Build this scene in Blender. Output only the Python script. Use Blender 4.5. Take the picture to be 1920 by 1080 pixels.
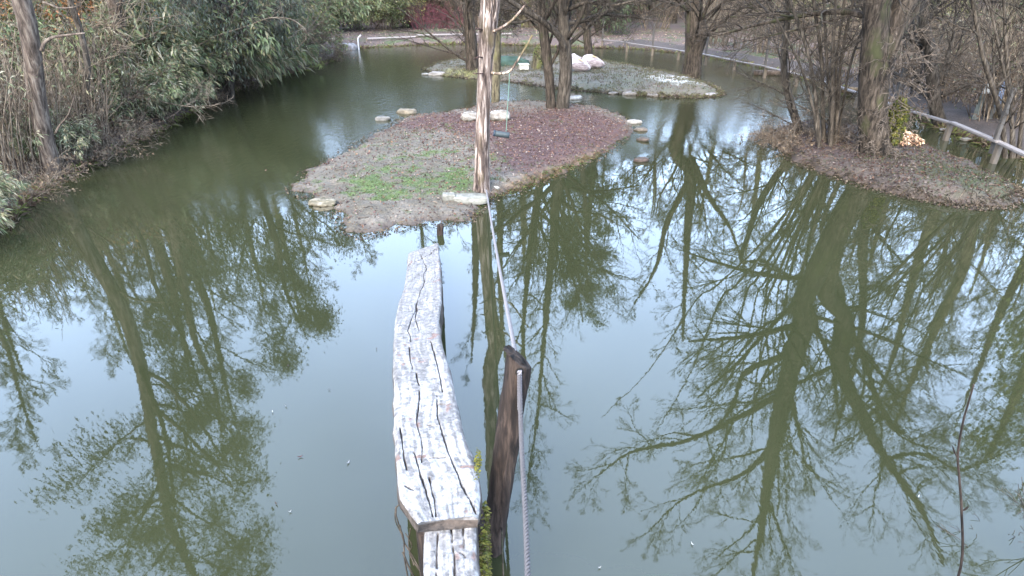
import bpy, math, random
import numpy as np
from mathutils import Vector

for o in list(bpy.data.objects): bpy.data.objects.remove(o)
S = bpy.context.scene
COL = S.collection
R = math.radians
# ------------------------------------------------------------------ camera, sky, sun, exposure
H = 3.0; PITCH = R(27.0); F = 1144.0
cam_d = bpy.data.cameras.new('camera'); cam = bpy.data.objects.new('camera', cam_d); COL.objects.link(cam)
cam.location = (0, 0, H); cam.rotation_euler = (R(90) - PITCH, 0, 0)
cam_d.sensor_width = 36; cam_d.lens = F / 1920 * 36; cam_d.clip_start = 0.05; cam_d.clip_end = 600
S.camera = cam
S.render.resolution_x = 1024; S.render.resolution_y = 576
W = bpy.data.worlds.new('World'); S.world = W; W.use_nodes = True
nt = W.node_tree; nt.nodes.clear()
wo = nt.nodes.new('ShaderNodeOutputWorld'); bg = nt.nodes.new('ShaderNodeBackground')
sk = nt.nodes.new('ShaderNodeTexSky'); sk.sky_type = 'NISHITA'; sk.sun_disc = False
sk.sun_elevation = R(38); sk.sun_rotation = R(200); sk.air_density = 1.2; sk.dust_density = 3.0; sk.ozone_density = 1.5
hs = nt.nodes.new('ShaderNodeHueSaturation'); hs.inputs['Saturation'].default_value = 0.95
mx = nt.nodes.new('ShaderNodeMix'); mx.data_type = 'RGBA'
tc = nt.nodes.new('ShaderNodeTexCoord'); nz = nt.nodes.new('ShaderNodeTexNoise')
nz.inputs['Scale'].default_value = 1.6; nz.inputs['Detail'].default_value = 4
mr = nt.nodes.new('ShaderNodeMapRange')
mr.inputs['From Min'].default_value = 0.3; mr.inputs['From Max'].default_value = 0.7
mr.inputs['To Min'].default_value = 0.4; mr.inputs['To Max'].default_value = 0.7
nt.links.new(tc.outputs['Generated'], nz.inputs['Vector']); nt.links.new(nz.outputs['Fac'], mr.inputs['Value'])
nt.links.new(mr.outputs['Result'], mx.inputs['Factor'])
nt.links.new(sk.outputs[0], hs.inputs['Color']); nt.links.new(hs.outputs[0], mx.inputs[6])
mx.inputs[7].default_value = (6.1, 8.2, 11.9, 1)
nt.links.new(mx.outputs[2], bg.inputs['Color']); bg.inputs['Strength'].default_value = 0.13
nt.links.new(bg.outputs[0], wo.inputs[0])
sun_d = bpy.data.lights.new('sun', 'SUN'); sun_d.energy = 1.3; sun_d.angle = R(25); sun_d.color = (1, .93, .82)
sun = bpy.data.objects.new('sun', sun_d); COL.objects.link(sun)
sun.rotation_euler = (R(52), 0, R(-20)); sun.location = (0, 0, 30)
vs = S.view_settings
vs.view_transform = 'Standard'; vs.look = 'None'; vs.gamma = 1; vs.use_curve_mapping = False
vs.exposure = 2.9
# ------------------------------------------------------------------ geometry of view -> place
cp, sp_ = math.cos(PITCH), math.sin(PITCH)
def ray(px, py):
    x = (px - 960) / F; y = -(py - 540) / F
    return np.array([x, cp + y * sp_, -sp_ + y * cp])
def G(px, py, z=0.0):                      # point of the horizontal plane z seen at the pixel
    d = ray(px, py); t = (z - H) / d[2]; return np.array([d[0] * t, d[1] * t, z])
def AT(px, py, Y):                         # point at distance Y
    d = ray(px, py); t = Y / d[1]; return np.array([d[0] * t, Y, H + d[2] * t])
def RF(px, py, Y):                         # point at distance Y whose mirror image in the water is seen there
    p = AT(px, py, Y); p[2] = -p[2]; return p
def YG(py, z=0.0): return G(960, py, z)[1]
# ------------------------------------------------------------------ noise
def _h(i, j, k):
    n = (i * 374761393 + j * 668265263 + k * 2147483647 + 1013904223) & 0xffffffff
    n = ((n ^ (n >> 13)) * 1274126177) & 0xffffffff
    return ((n ^ (n >> 16)) & 0xffff) / 65535.0
def vn(P, s=1.0, seed=0):
    P = np.asarray(P, float) * s
    I = np.floor(P).astype(np.int64); f = P - I; f = f * f * (3 - 2 * f)
    r = 0
    for a in (0, 1):
        for b in (0, 1):
            for c in (0, 1):
                w = (f[:, 0] if a else 1 - f[:, 0]) * (f[:, 1] if b else 1 - f[:, 1]) * (f[:, 2] if c else 1 - f[:, 2])
                r = r + w * _h(I[:, 0] + a, I[:, 1] + b, I[:, 2] + c + seed * 57)
    return r * 2 - 1
def fbm(P, s=1.0, o=4, seed=0):
    r = 0; a = 1.0; t = 0
    for i in range(o):
        r = r + a * vn(P, s * 2 ** i, seed + i); t += a; a *= .5
    return r / t
# ------------------------------------------------------------------ mesh and object helpers
def mesh(name, V, faces, mat, col=None, smooth=True):
    """faces: list of int arrays (n,3) or (n,4)"""
    me = bpy.data.meshes.new(name)
    V = np.asarray(V, np.float32); me.vertices.add(len(V)); me.vertices.foreach_set('co', V.ravel())
    fs = [np.asarray(f, np.int32) for f in faces if len(f)]
    idx = np.concatenate([f.ravel() for f in fs]); tot = np.concatenate([np.full(len(f), f.shape[1], np.int32) for f in fs])
    st = np.concatenate([[0], np.cumsum(tot)[:-1]]).astype(np.int32)
    me.loops.add(len(idx)); me.loops.foreach_set('vertex_index', idx)
    me.polygons.add(len(tot)); me.polygons.foreach_set('loop_start', st)
    try: me.polygons.foreach_set('loop_total', tot)
    except Exception: pass
    me.update(calc_edges=True); me.validate()
    me.polygons.foreach_set('use_smooth', np.full(len(me.polygons), smooth, bool))
    if col is not None:
        c = np.ones((len(V), 4), np.float32); c[:, :3] = col
        a = me.attributes.new('Col', 'FLOAT_COLOR', 'POINT'); a.data.foreach_set('color', c.ravel())
    me.materials.append(mat)
    return me
def link(name, me, parent=None, loc=None):
    o = bpy.data.objects.new(name, me); COL.objects.link(o)
    if parent: o.parent = parent
    if loc is not None: o.location = loc
    return o
def tag(o, label=None, cat=None, group=None, kind=None):
    if label: o['label'] = label
    if cat: o['category'] = cat
    if group: o['group'] = group
    if kind: o['kind'] = kind
    return o
def thing(name, label, cat, loc=(0, 0, 0), rz=0, group=None, sc=1):
    o = bpy.data.objects.new(name, None); COL.objects.link(o); o.empty_display_size = .1
    o.location = loc; o.rotation_euler = (0, 0, rz); o.scale = (sc, sc, sc) if not hasattr(sc, '__len__') else sc
    return tag(o, label, cat, group)
def kids(o): return [c for c in ALLK.get(o.name, [])]
ALLK = {}
def part(name, me, parent):
    o = link(name, me, parent); ALLK.setdefault(parent.name, []).append(o); return o
def copy_thing(o, loc, rz, sc, label, group=None):
    c = o.copy(); COL.objects.link(c); c.location = loc; c.rotation_euler = (0, 0, rz)
    c.scale = (sc, sc, sc) if not hasattr(sc, '__len__') else sc
    c['label'] = label
    if group: c['group'] = group
    for k in kids(o):
        d = k.copy(); COL.objects.link(d); d.parent = c; ALLK.setdefault(c.name, []).append(d)
        for g in kids(k):
            e = g.copy(); COL.objects.link(e); e.parent = d
    return c
class Tubes:
    def __init__(s): s.g = {}; s.V = []; s.Q = []; s.T = []; s.C = []; s.n = 0
    def add(s, pts, rad, k=4, col=(1, 1, 1)):
        pts = np.asarray(pts, float); rad = np.asarray(rad, float) * np.ones(len(pts))
        s.g.setdefault((len(pts), k), []).append((pts, rad, col))
    def arrays(s, rough=0.0, rs=9.0):
        VV = []; QQ = []; CC = []; TT = []; off = 0
        for (n, k), L in s.g.items():
            P = np.stack([a[0] for a in L]); Rd = np.stack([a[1] for a in L]); C = np.array([a[2] for a in L])
            m = len(L)
            T = np.gradient(P, axis=1); T /= np.linalg.norm(T, axis=2, keepdims=True) + 1e-9
            ch = P[:, -1] - P[:, 0]; ch /= np.linalg.norm(ch, axis=1, keepdims=True) + 1e-9
            ref = np.where(np.abs(ch[:, 2:3]) > .75, np.array([[1., 0, 0]]), np.array([[0, 0, 1.]]))[:, None, :]
            U = np.cross(ref * np.ones_like(T), T); U /= np.linalg.norm(U, axis=2, keepdims=True) + 1e-9
            Wv = np.cross(T, U)
            a = np.arange(k) / k * 2 * math.pi
            ring = U[:, :, None, :] * np.cos(a)[None, None, :, None] + Wv[:, :, None, :] * np.sin(a)[None, None, :, None]
            rr = Rd[:, :, None, None] * np.ones((m, n, k, 1))
            V = P[:, :, None, :] + ring * rr
            if rough:
                q = V.reshape(-1, 3).copy(); q2 = q.copy(); q2[:, 2] *= .3
                nn = fbm(q2, rs, 3).reshape(m, n, k, 1)
                V = P[:, :, None, :] + ring * rr * (1 + rough * nn)
            base = off + (np.arange(m)[:, None, None] * n + np.arange(n - 1)[None, :, None]) * k
            j = np.arange(k)[None, None, :]; j2 = (j + 1) % k
            Q = np.stack([base + j, base + j2, base + k + j2, base + k + j], -1).reshape(-1, 4)
            if k >= 6:                                # close the ends
                Vc0 = P[:, 0]; Vc1 = P[:, -1]
                c0 = off + m * n * k + np.arange(m)[:, None]; c1 = c0 + m
                b0 = off + np.arange(m)[:, None] * n * k; b1 = b0 + (n - 1) * k
                jj = np.arange(k)[None]; jj2 = (jj + 1) % k
                TT.append(np.stack([c0 + 0 * jj, b0 + jj2, b0 + jj], -1).reshape(-1, 3))
                TT.append(np.stack([c1 + 0 * jj, b1 + jj, b1 + jj2], -1).reshape(-1, 3))
                VV.append(V.reshape(-1, 3)); VV.append(Vc0); VV.append(Vc1)
                CC.append(np.repeat(C, n * k, 0)); CC.append(C); CC.append(C)
                off += m * n * k + 2 * m
            else:
                VV.append(V.reshape(-1, 3)); CC.append(np.repeat(C, n * k, 0)); off += m * n * k
            QQ.append(Q)
        return np.concatenate(VV), np.concatenate(QQ), (np.concatenate(TT) if TT else np.zeros((0, 3), int)), np.concatenate(CC)
    def mesh(s, name, mat, rough=0.0, rs=9.0):
        V, Q, T, C = s.arrays(rough, rs); return mesh(name, V, [Q, T], mat, C)
def nrm(v): return v / (np.linalg.norm(v) + 1e-9)
def spline(pts, n):
    """smooth resample (Catmull-Rom) of any-dim points"""
    P = np.asarray(pts, float)
    if len(P) == 2: t = np.linspace(0, 1, n)[:, None]; return P[0] * (1 - t) + P[1] * t
    A = np.vstack([2 * P[0] - P[1], P, 2 * P[-1] - P[-2]])
    m = len(P) - 1; u = np.linspace(0, m, n); i = np.minimum(u.astype(int), m - 1); t = (u - i)[:, None]
    p0, p1, p2, p3 = A[i], A[i + 1], A[i + 2], A[i + 3]
    return .5 * ((2 * p1) + (-p0 + p2) * t + (2 * p0 - 5 * p1 + 4 * p2 - p3) * t ** 2 + (-p0 + 3 * p1 - 3 * p2 + p3) * t ** 3)
def grow(T, p, d, L, r, lev, P, rng, tips):
    n = P['seg'][lev]; step = L / n; pts = [p]; dirs = [d]
    w = P['wander'][lev]; up = P['up'][lev]
    for i in range(n):
        d = d + rng.normal(0, w, 3); d[2] += up; d = d / math.sqrt(d @ d); p = p + d * step; pts.append(p); dirs.append(d)
    rt = max(r * P.get('taper', .3), P['rmin']); rad = np.linspace(r, rt, n + 1)
    T.add(pts, rad, P['sides'][lev])
    if lev >= P['max'] - 2: tips.append((pts, dirs, L))
    if lev + 1 < P['max']:
        for c in range(P['cnt'][lev + 1]):
            t = rng.uniform(P.get('t0', .2), 1.0); f = t * n; i = min(int(f), n - 1); q = pts[i] + (pts[i + 1] - pts[i]) * (f - i)
            dl = dirs[i + 1]; pv = rng.normal(0, 1, 3); pv -= dl * (pv @ dl); pv = pv / (math.sqrt(pv @ pv) + 1e-9)
            a = rng.uniform(*P['ang']); nd = dl * math.cos(a) + pv * math.sin(a)
            grow(T, q, nd, L * P['ratio'] * (1.15 - .6 * t) * rng.uniform(.7, 1.2), max((r + (rt - r) * t) * .62, P['rmin']), lev + 1, P, rng, tips)
BARE = dict(seg=[7, 6, 5, 4, 3], wander=[.09, .11, .13, .15, .2], up=[.04, .03, .02, .01, 0], sides=[7, 5, 4, 3, 3],
            cnt=[0, 6, 5, 5, 3], ang=(.3, .85), ratio=.6, rmin=.0035, max=4)
def skeleton_tree(rng, trunk, tr, P, n1, len1, t0=.3, zup=.35, trunk_sides=18, nres=40, limbs=(), rough=.08):
    """trunk: list of points, tr: radii. returns trunk Tubes, crown Tubes, tips"""
    TT = Tubes(); CT = Tubes(); tips = []
    def one(pts, rad, n1, len1, t0, sides):
        q = spline(np.column_stack([np.array(pts), np.array(rad)]), nres); X = q[:, :3]; rr = np.maximum(q[:, 3], .01)
        TT.add(X, rr, sides)
        D = np.gradient(X, axis=0)
        for i in range(n1):
            t = t0 + (1 - t0) * ((i + rng.uniform(0, 1)) / n1); f = t * (nres - 1); k = min(int(f), nres - 2)
            p = X[k] + (X[k + 1] - X[k]) * (f - k); dl = nrm(D[k]); a = rng.uniform(0, 2 * math.pi)
            pv = np.array([math.cos(a), math.sin(a), 0.]); pv = nrm(pv - dl * (pv @ dl))
            e = rng.uniform(.6, 1.25); nd = nrm(dl * math.cos(e) + pv * math.sin(e) + np.array([0, 0, zup * .3]))
            L = len1 * (1.15 - .75 * t) * rng.uniform(.7, 1.25)
            grow(CT, p, nd, L, max(min(rr[k] * .5, L * .017), .010), 0, P, rng, tips)
    one(trunk, tr, n1, len1, t0, trunk_sides)
    for (pts, rad, m, l1, tt) in limbs: one(pts, rad, m, l1, tt, 10)
    return TT, CT, tips
def leaves(P, D, ln, wd, rng, droop=.5, cols=((.05, .09, .04),), cv=.35):
    """one folded lance shaped leaf (4 vertices) at every point"""
    P = np.asarray(P, float); n = len(P); D = np.asarray(D, float) + rng.normal(0, .45, (n, 3)); D[:, 2] -= droop
    D /= np.linalg.norm(D, axis=1, keepdims=True) + 1e-9
    s = np.cross(D, rng.normal(0, 1, (n, 3)) + np.array([0, 0, 1.5])); s /= np.linalg.norm(s, axis=1, keepdims=True) + 1e-9
    nn = np.cross(s, D); L = (ln * rng.uniform(.65, 1.25, n))[:, None]; w = (wd * rng.uniform(.7, 1.3, n))[:, None]
    A = P; B = P + D * L * .45 + s * w + nn * w * .35; C = P + D * L - np.array([0, 0, 1]) * L * .18; E = P + D * L * .45 - s * w + nn * w * .35
    V = np.stack([A, B, C, E], 1).reshape(-1, 3); b = np.arange(n)[:, None] * 4
    T = np.concatenate([b + np.array([[0, 1, 2]]), b + np.array([[0, 2, 3]])])
    ci = rng.integers(0, len(cols), n); c = np.array(cols)[ci] * (1 + rng.uniform(-cv, cv, n))[:, None]
    return V, T, np.repeat(c, 4, 0)
def tip_points(tips, rng, per, spread=.04):
    P = []; D = []
    for pts, dirs, L in tips:
        for k in range(per):
            f = rng.uniform(.25, 1) * (len(pts) - 1); i = min(int(f), len(pts) - 2)
            P.append(pts[i] + (pts[i + 1] - pts[i]) * (f - i)); D.append(dirs[i + 1])
    return np.array(P) + rng.normal(0, spread, (len(P), 3)), np.array(D)
# ------------------------------------------------------------------ materials
def newmat(name):
    m = bpy.data.materials.new(name); m.use_nodes = True; t = m.node_tree
    return m, t, t.nodes['Principled BSDF']
def N(t, typ, **kw):
    n = t.nodes.new(typ)
    for k, v in kw.items():
        if k.startswith('_'): setattr(n, k[1:], v)
        else: n.inputs[k.replace('9', ' ')].default_value = v
    return n
def ramp(t, src, stops):
    r = t.nodes.new('ShaderNodeValToRGB'); e = r.color_ramp.elements
    while len(e) < len(stops): e.new(.5)
    for i, (p, c) in enumerate(stops): e[i].position = p; e[i].color = (c[0], c[1], c[2], 1)
    t.links.new(src, r.inputs[0]); return r
def mixc(t, a, b, fac, mode='MIX'):
    m = t.nodes.new('ShaderNodeMix'); m.data_type = 'RGBA'; m.blend_type = mode
    for k, v in ((0, fac), (6, a), (7, b)):
        if hasattr(v, 'is_linked') or hasattr(v, 'links'): t.links.new(v, m.inputs[k])
        elif k == 0: m.inputs[0].default_value = v
        else: m.inputs[k].default_value = (v[0], v[1], v[2], 1)
    return m.outputs[2]
def bump(t, b, src, dist=.01, st=.6):
    n = t.nodes.new('ShaderNodeBump'); n.inputs['Distance'].default_value = dist; n.inputs['Strength'].default_value = st
    t.links.new(src, n.inputs['Height']); t.links.new(n.outputs[0], b.inputs['Normal'])
def coords(t, sc=(1, 1, 1)):
    c = t.nodes.new('ShaderNodeTexCoord'); m = t.nodes.new('ShaderNodeMapping'); m.inputs['Scale'].default_value = sc
    t.links.new(c.outputs['Object'], m.inputs[0]); return m.outputs[0]
def noise(t, vec, scale, detail=6, rough=.6, dist=0):
    n = N(t, 'ShaderNodeTexNoise', Scale=scale, Detail=detail, Roughness=rough, Distortion=dist); t.links.new(vec, n.inputs['Vector']); return n.outputs['Fac']
def m_bark(name, dark, mid, light, zs=.18, sc=22, moss=None, mossf=.5, rough=.9):
    m, t, b = newmat(name); v = coords(t, (1, 1, zs)); a = noise(t, v, sc, 8, .68, .6)
    c = ramp(t, a, [(.38, dark), (.5, mid), (.63, light)]).outputs[0]
    v2 = coords(t, (1, 1, .6))
    if moss:
        a2 = noise(t, v2, 2.6, 5, .6); f = ramp(t, a2, [(mossf, (0, 0, 0)), (mossf + .12, (1, 1, 1))]).outputs[0]
        c = mixc(t, c, moss, f)
    k = ramp(t, noise(t, v2, 5, 3), [(.3, (.65,) * 3), (.7, (1.25,) * 3)]).outputs[0]
    c = mixc(t, c, k, 1.0, 'MULTIPLY')
    at = t.nodes.new('ShaderNodeAttribute'); at.attribute_name = 'Col'
    c = mixc(t, c, at.outputs['Color'], 1.0, 'MULTIPLY')
    t.links.new(c, b.inputs['Base Color']); b.inputs['Roughness'].default_value = rough; b.inputs['Specular IOR Level'].default_value = .2
    bump(t, b, a, .02, .8); return m
def m_attr(name, rough=.6, fine=30, amp=.35, bd=.01, spec=.3, trans=0, bscale=None):
    """base colour from the object's own colour layer, broken up by fine noise"""
    m, t, b = newmat(name); at = t.nodes.new('ShaderNodeAttribute'); at.attribute_name = 'Col'
    v = coords(t); a = noise(t, v, fine, 7, .7)
    k = ramp(t, a, [(.3, (1 - amp,) * 3), (.7, (1 + amp,) * 3)]).outputs[0]
    c = mixc(t, at.outputs['Color'], k, 1.0, 'MULTIPLY')
    t.links.new(c, b.inputs['Base Color']); b.inputs['Roughness'].default_value = rough; b.inputs['Specular IOR Level'].default_value = spec
    if bd: bump(t, b, noise(t, v, bscale, 6, .7) if bscale else a, bd, .7)
    if trans:
        tr = t.nodes.new('ShaderNodeBsdfTranslucent'); ms = t.nodes.new('ShaderNodeMixShader'); ms.inputs[0].default_value = trans
        t.links.new(c, tr.inputs[0]); t.links.new(b.outputs[0], ms.inputs[1]); t.links.new(tr.outputs[0], ms.inputs[2])
        t.links.new(ms.outputs[0], t.nodes['Material Output'].inputs[0])
    return m
M = {}
M['bark'] = m_bark('bark_grey_brown', (.014, .011, .008), (.040, .032, .024), (.085, .070, .054))
M['bark_moss'] = m_bark('bark_mossy', (.03, .024, .016), (.08, .068, .042), (.14, .12, .075), moss=(.09, .095, .025), mossf=.55)
M['bark_dark'] = m_bark('bark_dark', (.009, .007, .005), (.032, .024, .017), (.072, .056, .042), moss=(.030, .031, .013), mossf=.56)
M['bark_tan'] = m_bark('bark_tan', (.025, .018, .013), (.070, .052, .04), (.13, .105, .082))
M['twig'] = m_bark('twig_bark', (.035, .027, .020), (.075, .058, .044), (.14, .112, .088), zs=1, sc=6)
M['twig_tan'] = m_bark('twig_tan', (.055, .040, .027), (.115, .087, .062), (.20, .162, .12), zs=1, sc=6)
M['twig_red'] = m_bark('twig_red', (.06, .02, .024), (.11, .036, .044), (.16, .06, .07), zs=1, sc=6)
M['dead'] = m_bark('dead_wood', (.018, .012, .010), (.085, .062, .050), (.30, .245, .21), zs=.09, sc=24, moss=(.055, .042, .022), mossf=.53)
M['post'] = m_bark('post_wood', (.006, .0042, .0032), (.018, .012, .009), (.045, .031, .023), zs=.12, sc=30)
M['leaf'] = m_attr('leaf', .6, 3, .2, 0, .25, .3)
M['ground'] = m_attr('earth', .9, 26, .5, .02, .2)
M['soil'] = m_attr('island_soil', .75, 34, .6, .022, .3)
M['litter'] = m_attr('fallen_leaf', .8, 12, .3, 0, .2)
M['stone'] = m_attr('stone', .85, 14, .4, .012, .3)
M['feather'] = m_attr('feather', .8, 18, .12, .008, .2)
M['plain'] = m_attr('painted', .6, 20, .2, .003, .3)
M['rope'] = m_attr('rope_fibre', .9, 160, .4, .003, .1)
M['tarp'] = m_attr('netting', .8, 40, .35, .01, .2)
# water: murky green body under a calm mirror surface
m, t, b = newmat('pond_water'); v = coords(t)
a = noise(t, v, .35, 4, .5); c = ramp(t, a, [(.3, (.0155, .0172, .0078)), (.7, (.0205, .0222, .0102))]).outputs[0]
t.links.new(c, b.inputs['Base Color']); b.inputs['Roughness'].default_value = .012; b.inputs['IOR'].default_value = 1.5
v2 = coords(t, (1, 1, 1)); a1 = noise(t, v2, 2.2, 3, .5)
a3 = noise(t, coords(t, (1, .45, 1)), 9, 4, .6)
sx = t.nodes.new('ShaderNodeSeparateXYZ'); t.links.new(v2, sx.inputs[0]); mp = t.nodes.new('ShaderNodeMapRange'); mp.inputs['From Min'].default_value = 9; mp.inputs['From Max'].default_value = 20; mp.inputs['To Min'].default_value = 0.02; mp.inputs['To Max'].default_value = 1.0
nl = t.nodes.new('ShaderNodeMath'); nl.operation = 'MULTIPLY_ADD'; nl.inputs[1].default_value = 9.0; t.links.new(noise(t, v2, .22, 3, .5), nl.inputs[0]); 
sx2 = t.nodes.new('ShaderNodeMath'); sx2.operation = 'MULTIPLY_ADD'; sx2.inputs[1].default_value = -.42; t.links.new(sx.outputs['X'], sx2.inputs[0]); t.links.new(sx.outputs['Y'], sx2.inputs[2])
su = t.nodes.new('ShaderNodeMath'); su.operation = 'SUBTRACT'; su.inputs[1].default_value = 4.5; t.links.new(sx2.outputs[0], nl.inputs[2]); t.links.new(nl.outputs[0], su.inputs[0]); t.links.new(su.outputs[0], mp.inputs['Value'])
b1_ = t.nodes.new('ShaderNodeBump'); b1_.inputs['Distance'].default_value = .004; b1_.inputs['Strength'].default_value = .08; t.links.new(a1, b1_.inputs['Height'])
b2_ = t.nodes.new('ShaderNodeBump'); b2_.inputs['Distance'].default_value = .012; t.links.new(a3, b2_.inputs['Height']); t.links.new(mp.outputs[0], b2_.inputs['Strength']); t.links.new(b1_.outputs[0], b2_.inputs['Normal']); t.links.new(b2_.outputs[0], b.inputs['Normal']); M['water'] = m
# ------------------------------------------------------------------ land
def sdist(X, Y, poly):
    P = np.asarray(poly)[:, :2]; Q = np.roll(P, -1, 0); x = X.ravel(); y = Y.ravel(); d = np.full(x.shape, 1e9); ins = np.zeros(x.shape, bool)
    for (ax, ay), (bx, by) in zip(P, Q):
        ex, ey = bx - ax, by - ay; tt = np.clip(((x - ax) * ex + (y - ay) * ey) / (ex * ex + ey * ey + 1e-12), 0, 1)
        d = np.minimum(d, (x - ax - tt * ex) ** 2 + (y - ay - tt * ey) ** 2)
        cnd = ((ay > y) != (by > y)) & (x < (bx - ax) * (y - ay) / (by - ay + 1e-12) + ax); ins ^= cnd
    d = np.sqrt(d); return np.where(ins, d, -d)
def closed(pxs, n=160):
    P = np.array([G(*p)[:2] for p in pxs]); P = np.vstack([P, P[:1]]); return spline(P, n)[:-1]
def grid_mesh(name, xs, ys, hfun, cfun, mat, keep=None, kind='structure'):
    X, Y = np.meshgrid(xs, ys); Z = hfun(X, Y); nx, ny = len(xs), len(ys)
    V = np.column_stack([X.ravel(), Y.ravel(), Z.ravel()])
    i = np.arange(ny - 1)[:, None] * nx + np.arange(nx - 1)[None]
    Q = np.stack([i, i + 1, i + nx + 1, i + nx], -1).reshape(-1, 4)
    if keep is not None:
        k = keep(V); Q = Q[k[Q].any(1)]; used = np.unique(Q); mp = np.full(len(V), -1); mp[used] = np.arange(len(used)); Q = mp[Q]; V = V[used]
    o = link(name, mesh(name, V, [Q], mat, cfun(V))); o['kind'] = kind; return o
def lerp3(a, b, f): f = np.clip(f, 0, 1)[:, None]; return np.asarray(a) * (1 - f) + np.asarray(b) * f
pond_px = [(0, 432), (90, 345), (150, 318), (230, 275), (300, 245), (390, 192), (450, 165), (520, 145), (600, 122), (636, 110), (632, 92), (700, 89), (800, 84),
           (900, 82), (1000, 86), (1100, 90), (1200, 92), (1300, 103), (1400, 120), (1480, 140), (1560, 160), (1620, 182), (1690, 203), (1745, 230), (1810, 258), (1870, 281), (1960, 308)]
POND = np.array([[-6.6, -12], [-7.2, 2]] + [list(G(*p)[:2]) for p in pond_px] + [[15, 7], [18, -12]])
def xs_fine(a, b, fa, fb, fine):
    L = []; x = fa; s = fine
    mid = list(np.arange(fa, fb, fine)); lo = []; x = fa; s = fine
    while x > a: s *= 1.12; x -= s; lo.append(x)
    hi = []; x = fb; s = fine
    while x < b: hi.append(x); s *= 1.12; x += s
    return np.array(lo[::-1] + mid + hi + [b + 0.01])
def land_h(X, Y):
    sd = -sdist(X, Y, POND).reshape(X.shape); P = np.column_stack([X.ravel(), Y.ravel(), np.zeros(X.size)])
    n1 = fbm(P, .5, 4, 3).reshape(X.shape); n2 = fbm(P, 3, 3, 7).reshape(X.shape)
    sd = sd + n2 * .12
    h = np.where(sd < 0, np.maximum(-.9, sd * 1.2), .24 * (1 - np.exp(-np.maximum(sd, 0) / .35)) + np.minimum(np.maximum(sd, 0), 12) * .012)
    h = h + np.where(sd > .3, n1 * .08 + n2 * .02, n2 * .015)
    r = np.sqrt((X * .8) ** 2 + Y ** 2)
    h = h + np.clip((r - 44) / 40, 0, 1) ** 1.2 * 9 * (Y > -20) + np.clip((-X - 12) / 30, 0, 1) * 3.0 * np.clip(Y / 10, 0, 1)
    return h
def land_c(V):
    n = fbm(V, .25, 4, 11); n2 = fbm(V, 1.5, 4, 12)
    c = lerp3((.055, .041, .036), (.09, .065, .055), n * 1.2 + .5); c = lerp3(c, (.05, .06, .028), (n2 - .05) * 3)
    c = lerp3(c, (.04, .03, .025), (0.06 - V[:, 2]) * 12)
    return c
grid_mesh('ground', xs_fine(-160, 160, -13, 17, .16), xs_fine(-60, 190, -1, 44, .16), land_h, land_c, M['ground'])
wv = np.array([[-45, -40, 0], [60, -40, 0], [60, 48, 0], [-45, 48, 0]], float)
wo_ = link('water', mesh('water', wv, [np.array([[0, 1, 2, 3]])], M['water'], smooth=False)); wo_['kind'] = 'structure'
# --- islands
MAIN = closed([(563, 342), (560, 356), (590, 372), (625, 388), (642, 404), (652, 426), (680, 438), (715, 436), (750, 425), (800, 418), (850, 415), (885, 408), (905, 388), (930, 370), (985, 351), (1040, 330), (1090, 307), (1130, 288), (1165, 264), (1186, 241), (1165, 215), (1120, 202), (1060, 195), (1000, 191), (950, 190), (890, 200), (840, 211), (790, 217), (755, 222), (735, 235), (700, 255), (680, 270), (640, 290), (590, 316)], 200)
BACK = closed([(798, 131), (830, 141), (880, 147), (960, 153), (1010, 161), (1080, 169), (1150, 175), (1230, 181), (1300, 183), (1348, 178), (1335, 166), (1300, 150), (1250, 139), (1200, 129), (1130, 118), (1060, 110), (980, 106), (900, 110), (830, 119)], 160)
RIGHT = closed([(1438, 256), (1480, 292), (1530, 317), (1600, 341), (1680, 363), (1760, 379), (1830, 387), (1890, 381), (1912, 366), (1893, 352), (1860, 333), (1800, 306), (1740, 284), (1690, 262), (1620, 247), (1540, 238), (1480, 240)], 160)
def isl_h(poly, hmax, fall, seed, dome=.0):
    def f(X, Y):
        sd = sdist(X, Y, poly).reshape(X.shape); P = np.column_stack([X.ravel(), Y.ravel(), np.zeros(X.size)])
        n1 = fbm(P, 1.1, 4, seed).reshape(X.shape); n2 = fbm(P, 7, 4, seed + 5).reshape(X.shape); n3 = fbm(P, 2.8, 3, seed + 9).reshape(X.shape)
        n5 = fbm(P, 4.5, 3, seed + 13).reshape(X.shape); s = sd + n3 * .12 + n5 * .09 + n2 * .05
        h = np.where(s < 0, np.maximum(-.4, s * 1.5), hmax * (1 - np.exp(-np.maximum(s, 0) / fall)) + dome * np.clip(s, 0, 3) / 3)
        return h + np.where(s > 0, 1, .3) * (n1 * .05 * np.clip(s / .3, 0, 1) + n2 * .022 + n5 * .018 + vn(P, 22, seed + 3).reshape(X.shape) * .012 * np.clip(s / .1, 0, 1))
    return f
def pxof(V):
    v = V - np.array([0, 0, H]); zc = v[:, 1] * cp - v[:, 2] * sp_; yc = v[:, 1] * sp_ + v[:, 2] * cp
    return 960 + F * v[:, 0] / zc, 540 - F * yc / zc
def blob(V, cx, cy, rx, ry, pts3=True):        # soft patch round the place seen at a pixel
    c = G(cx, cy, .15); l = G(cx - rx, cy, .15); u = G(cx, cy - ry, .15)
    return np.exp(-((V[:, 0] - c[0]) / (c[0] - l[0])) ** 2 - ((V[:, 1] - c[1]) / (u[1] - c[1])) ** 2)
MUD = (.058, .048, .034); LIT = (.050, .026, .022); GRS = (.042, .060, .016); DARK = (.035, .024, .018)
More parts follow.
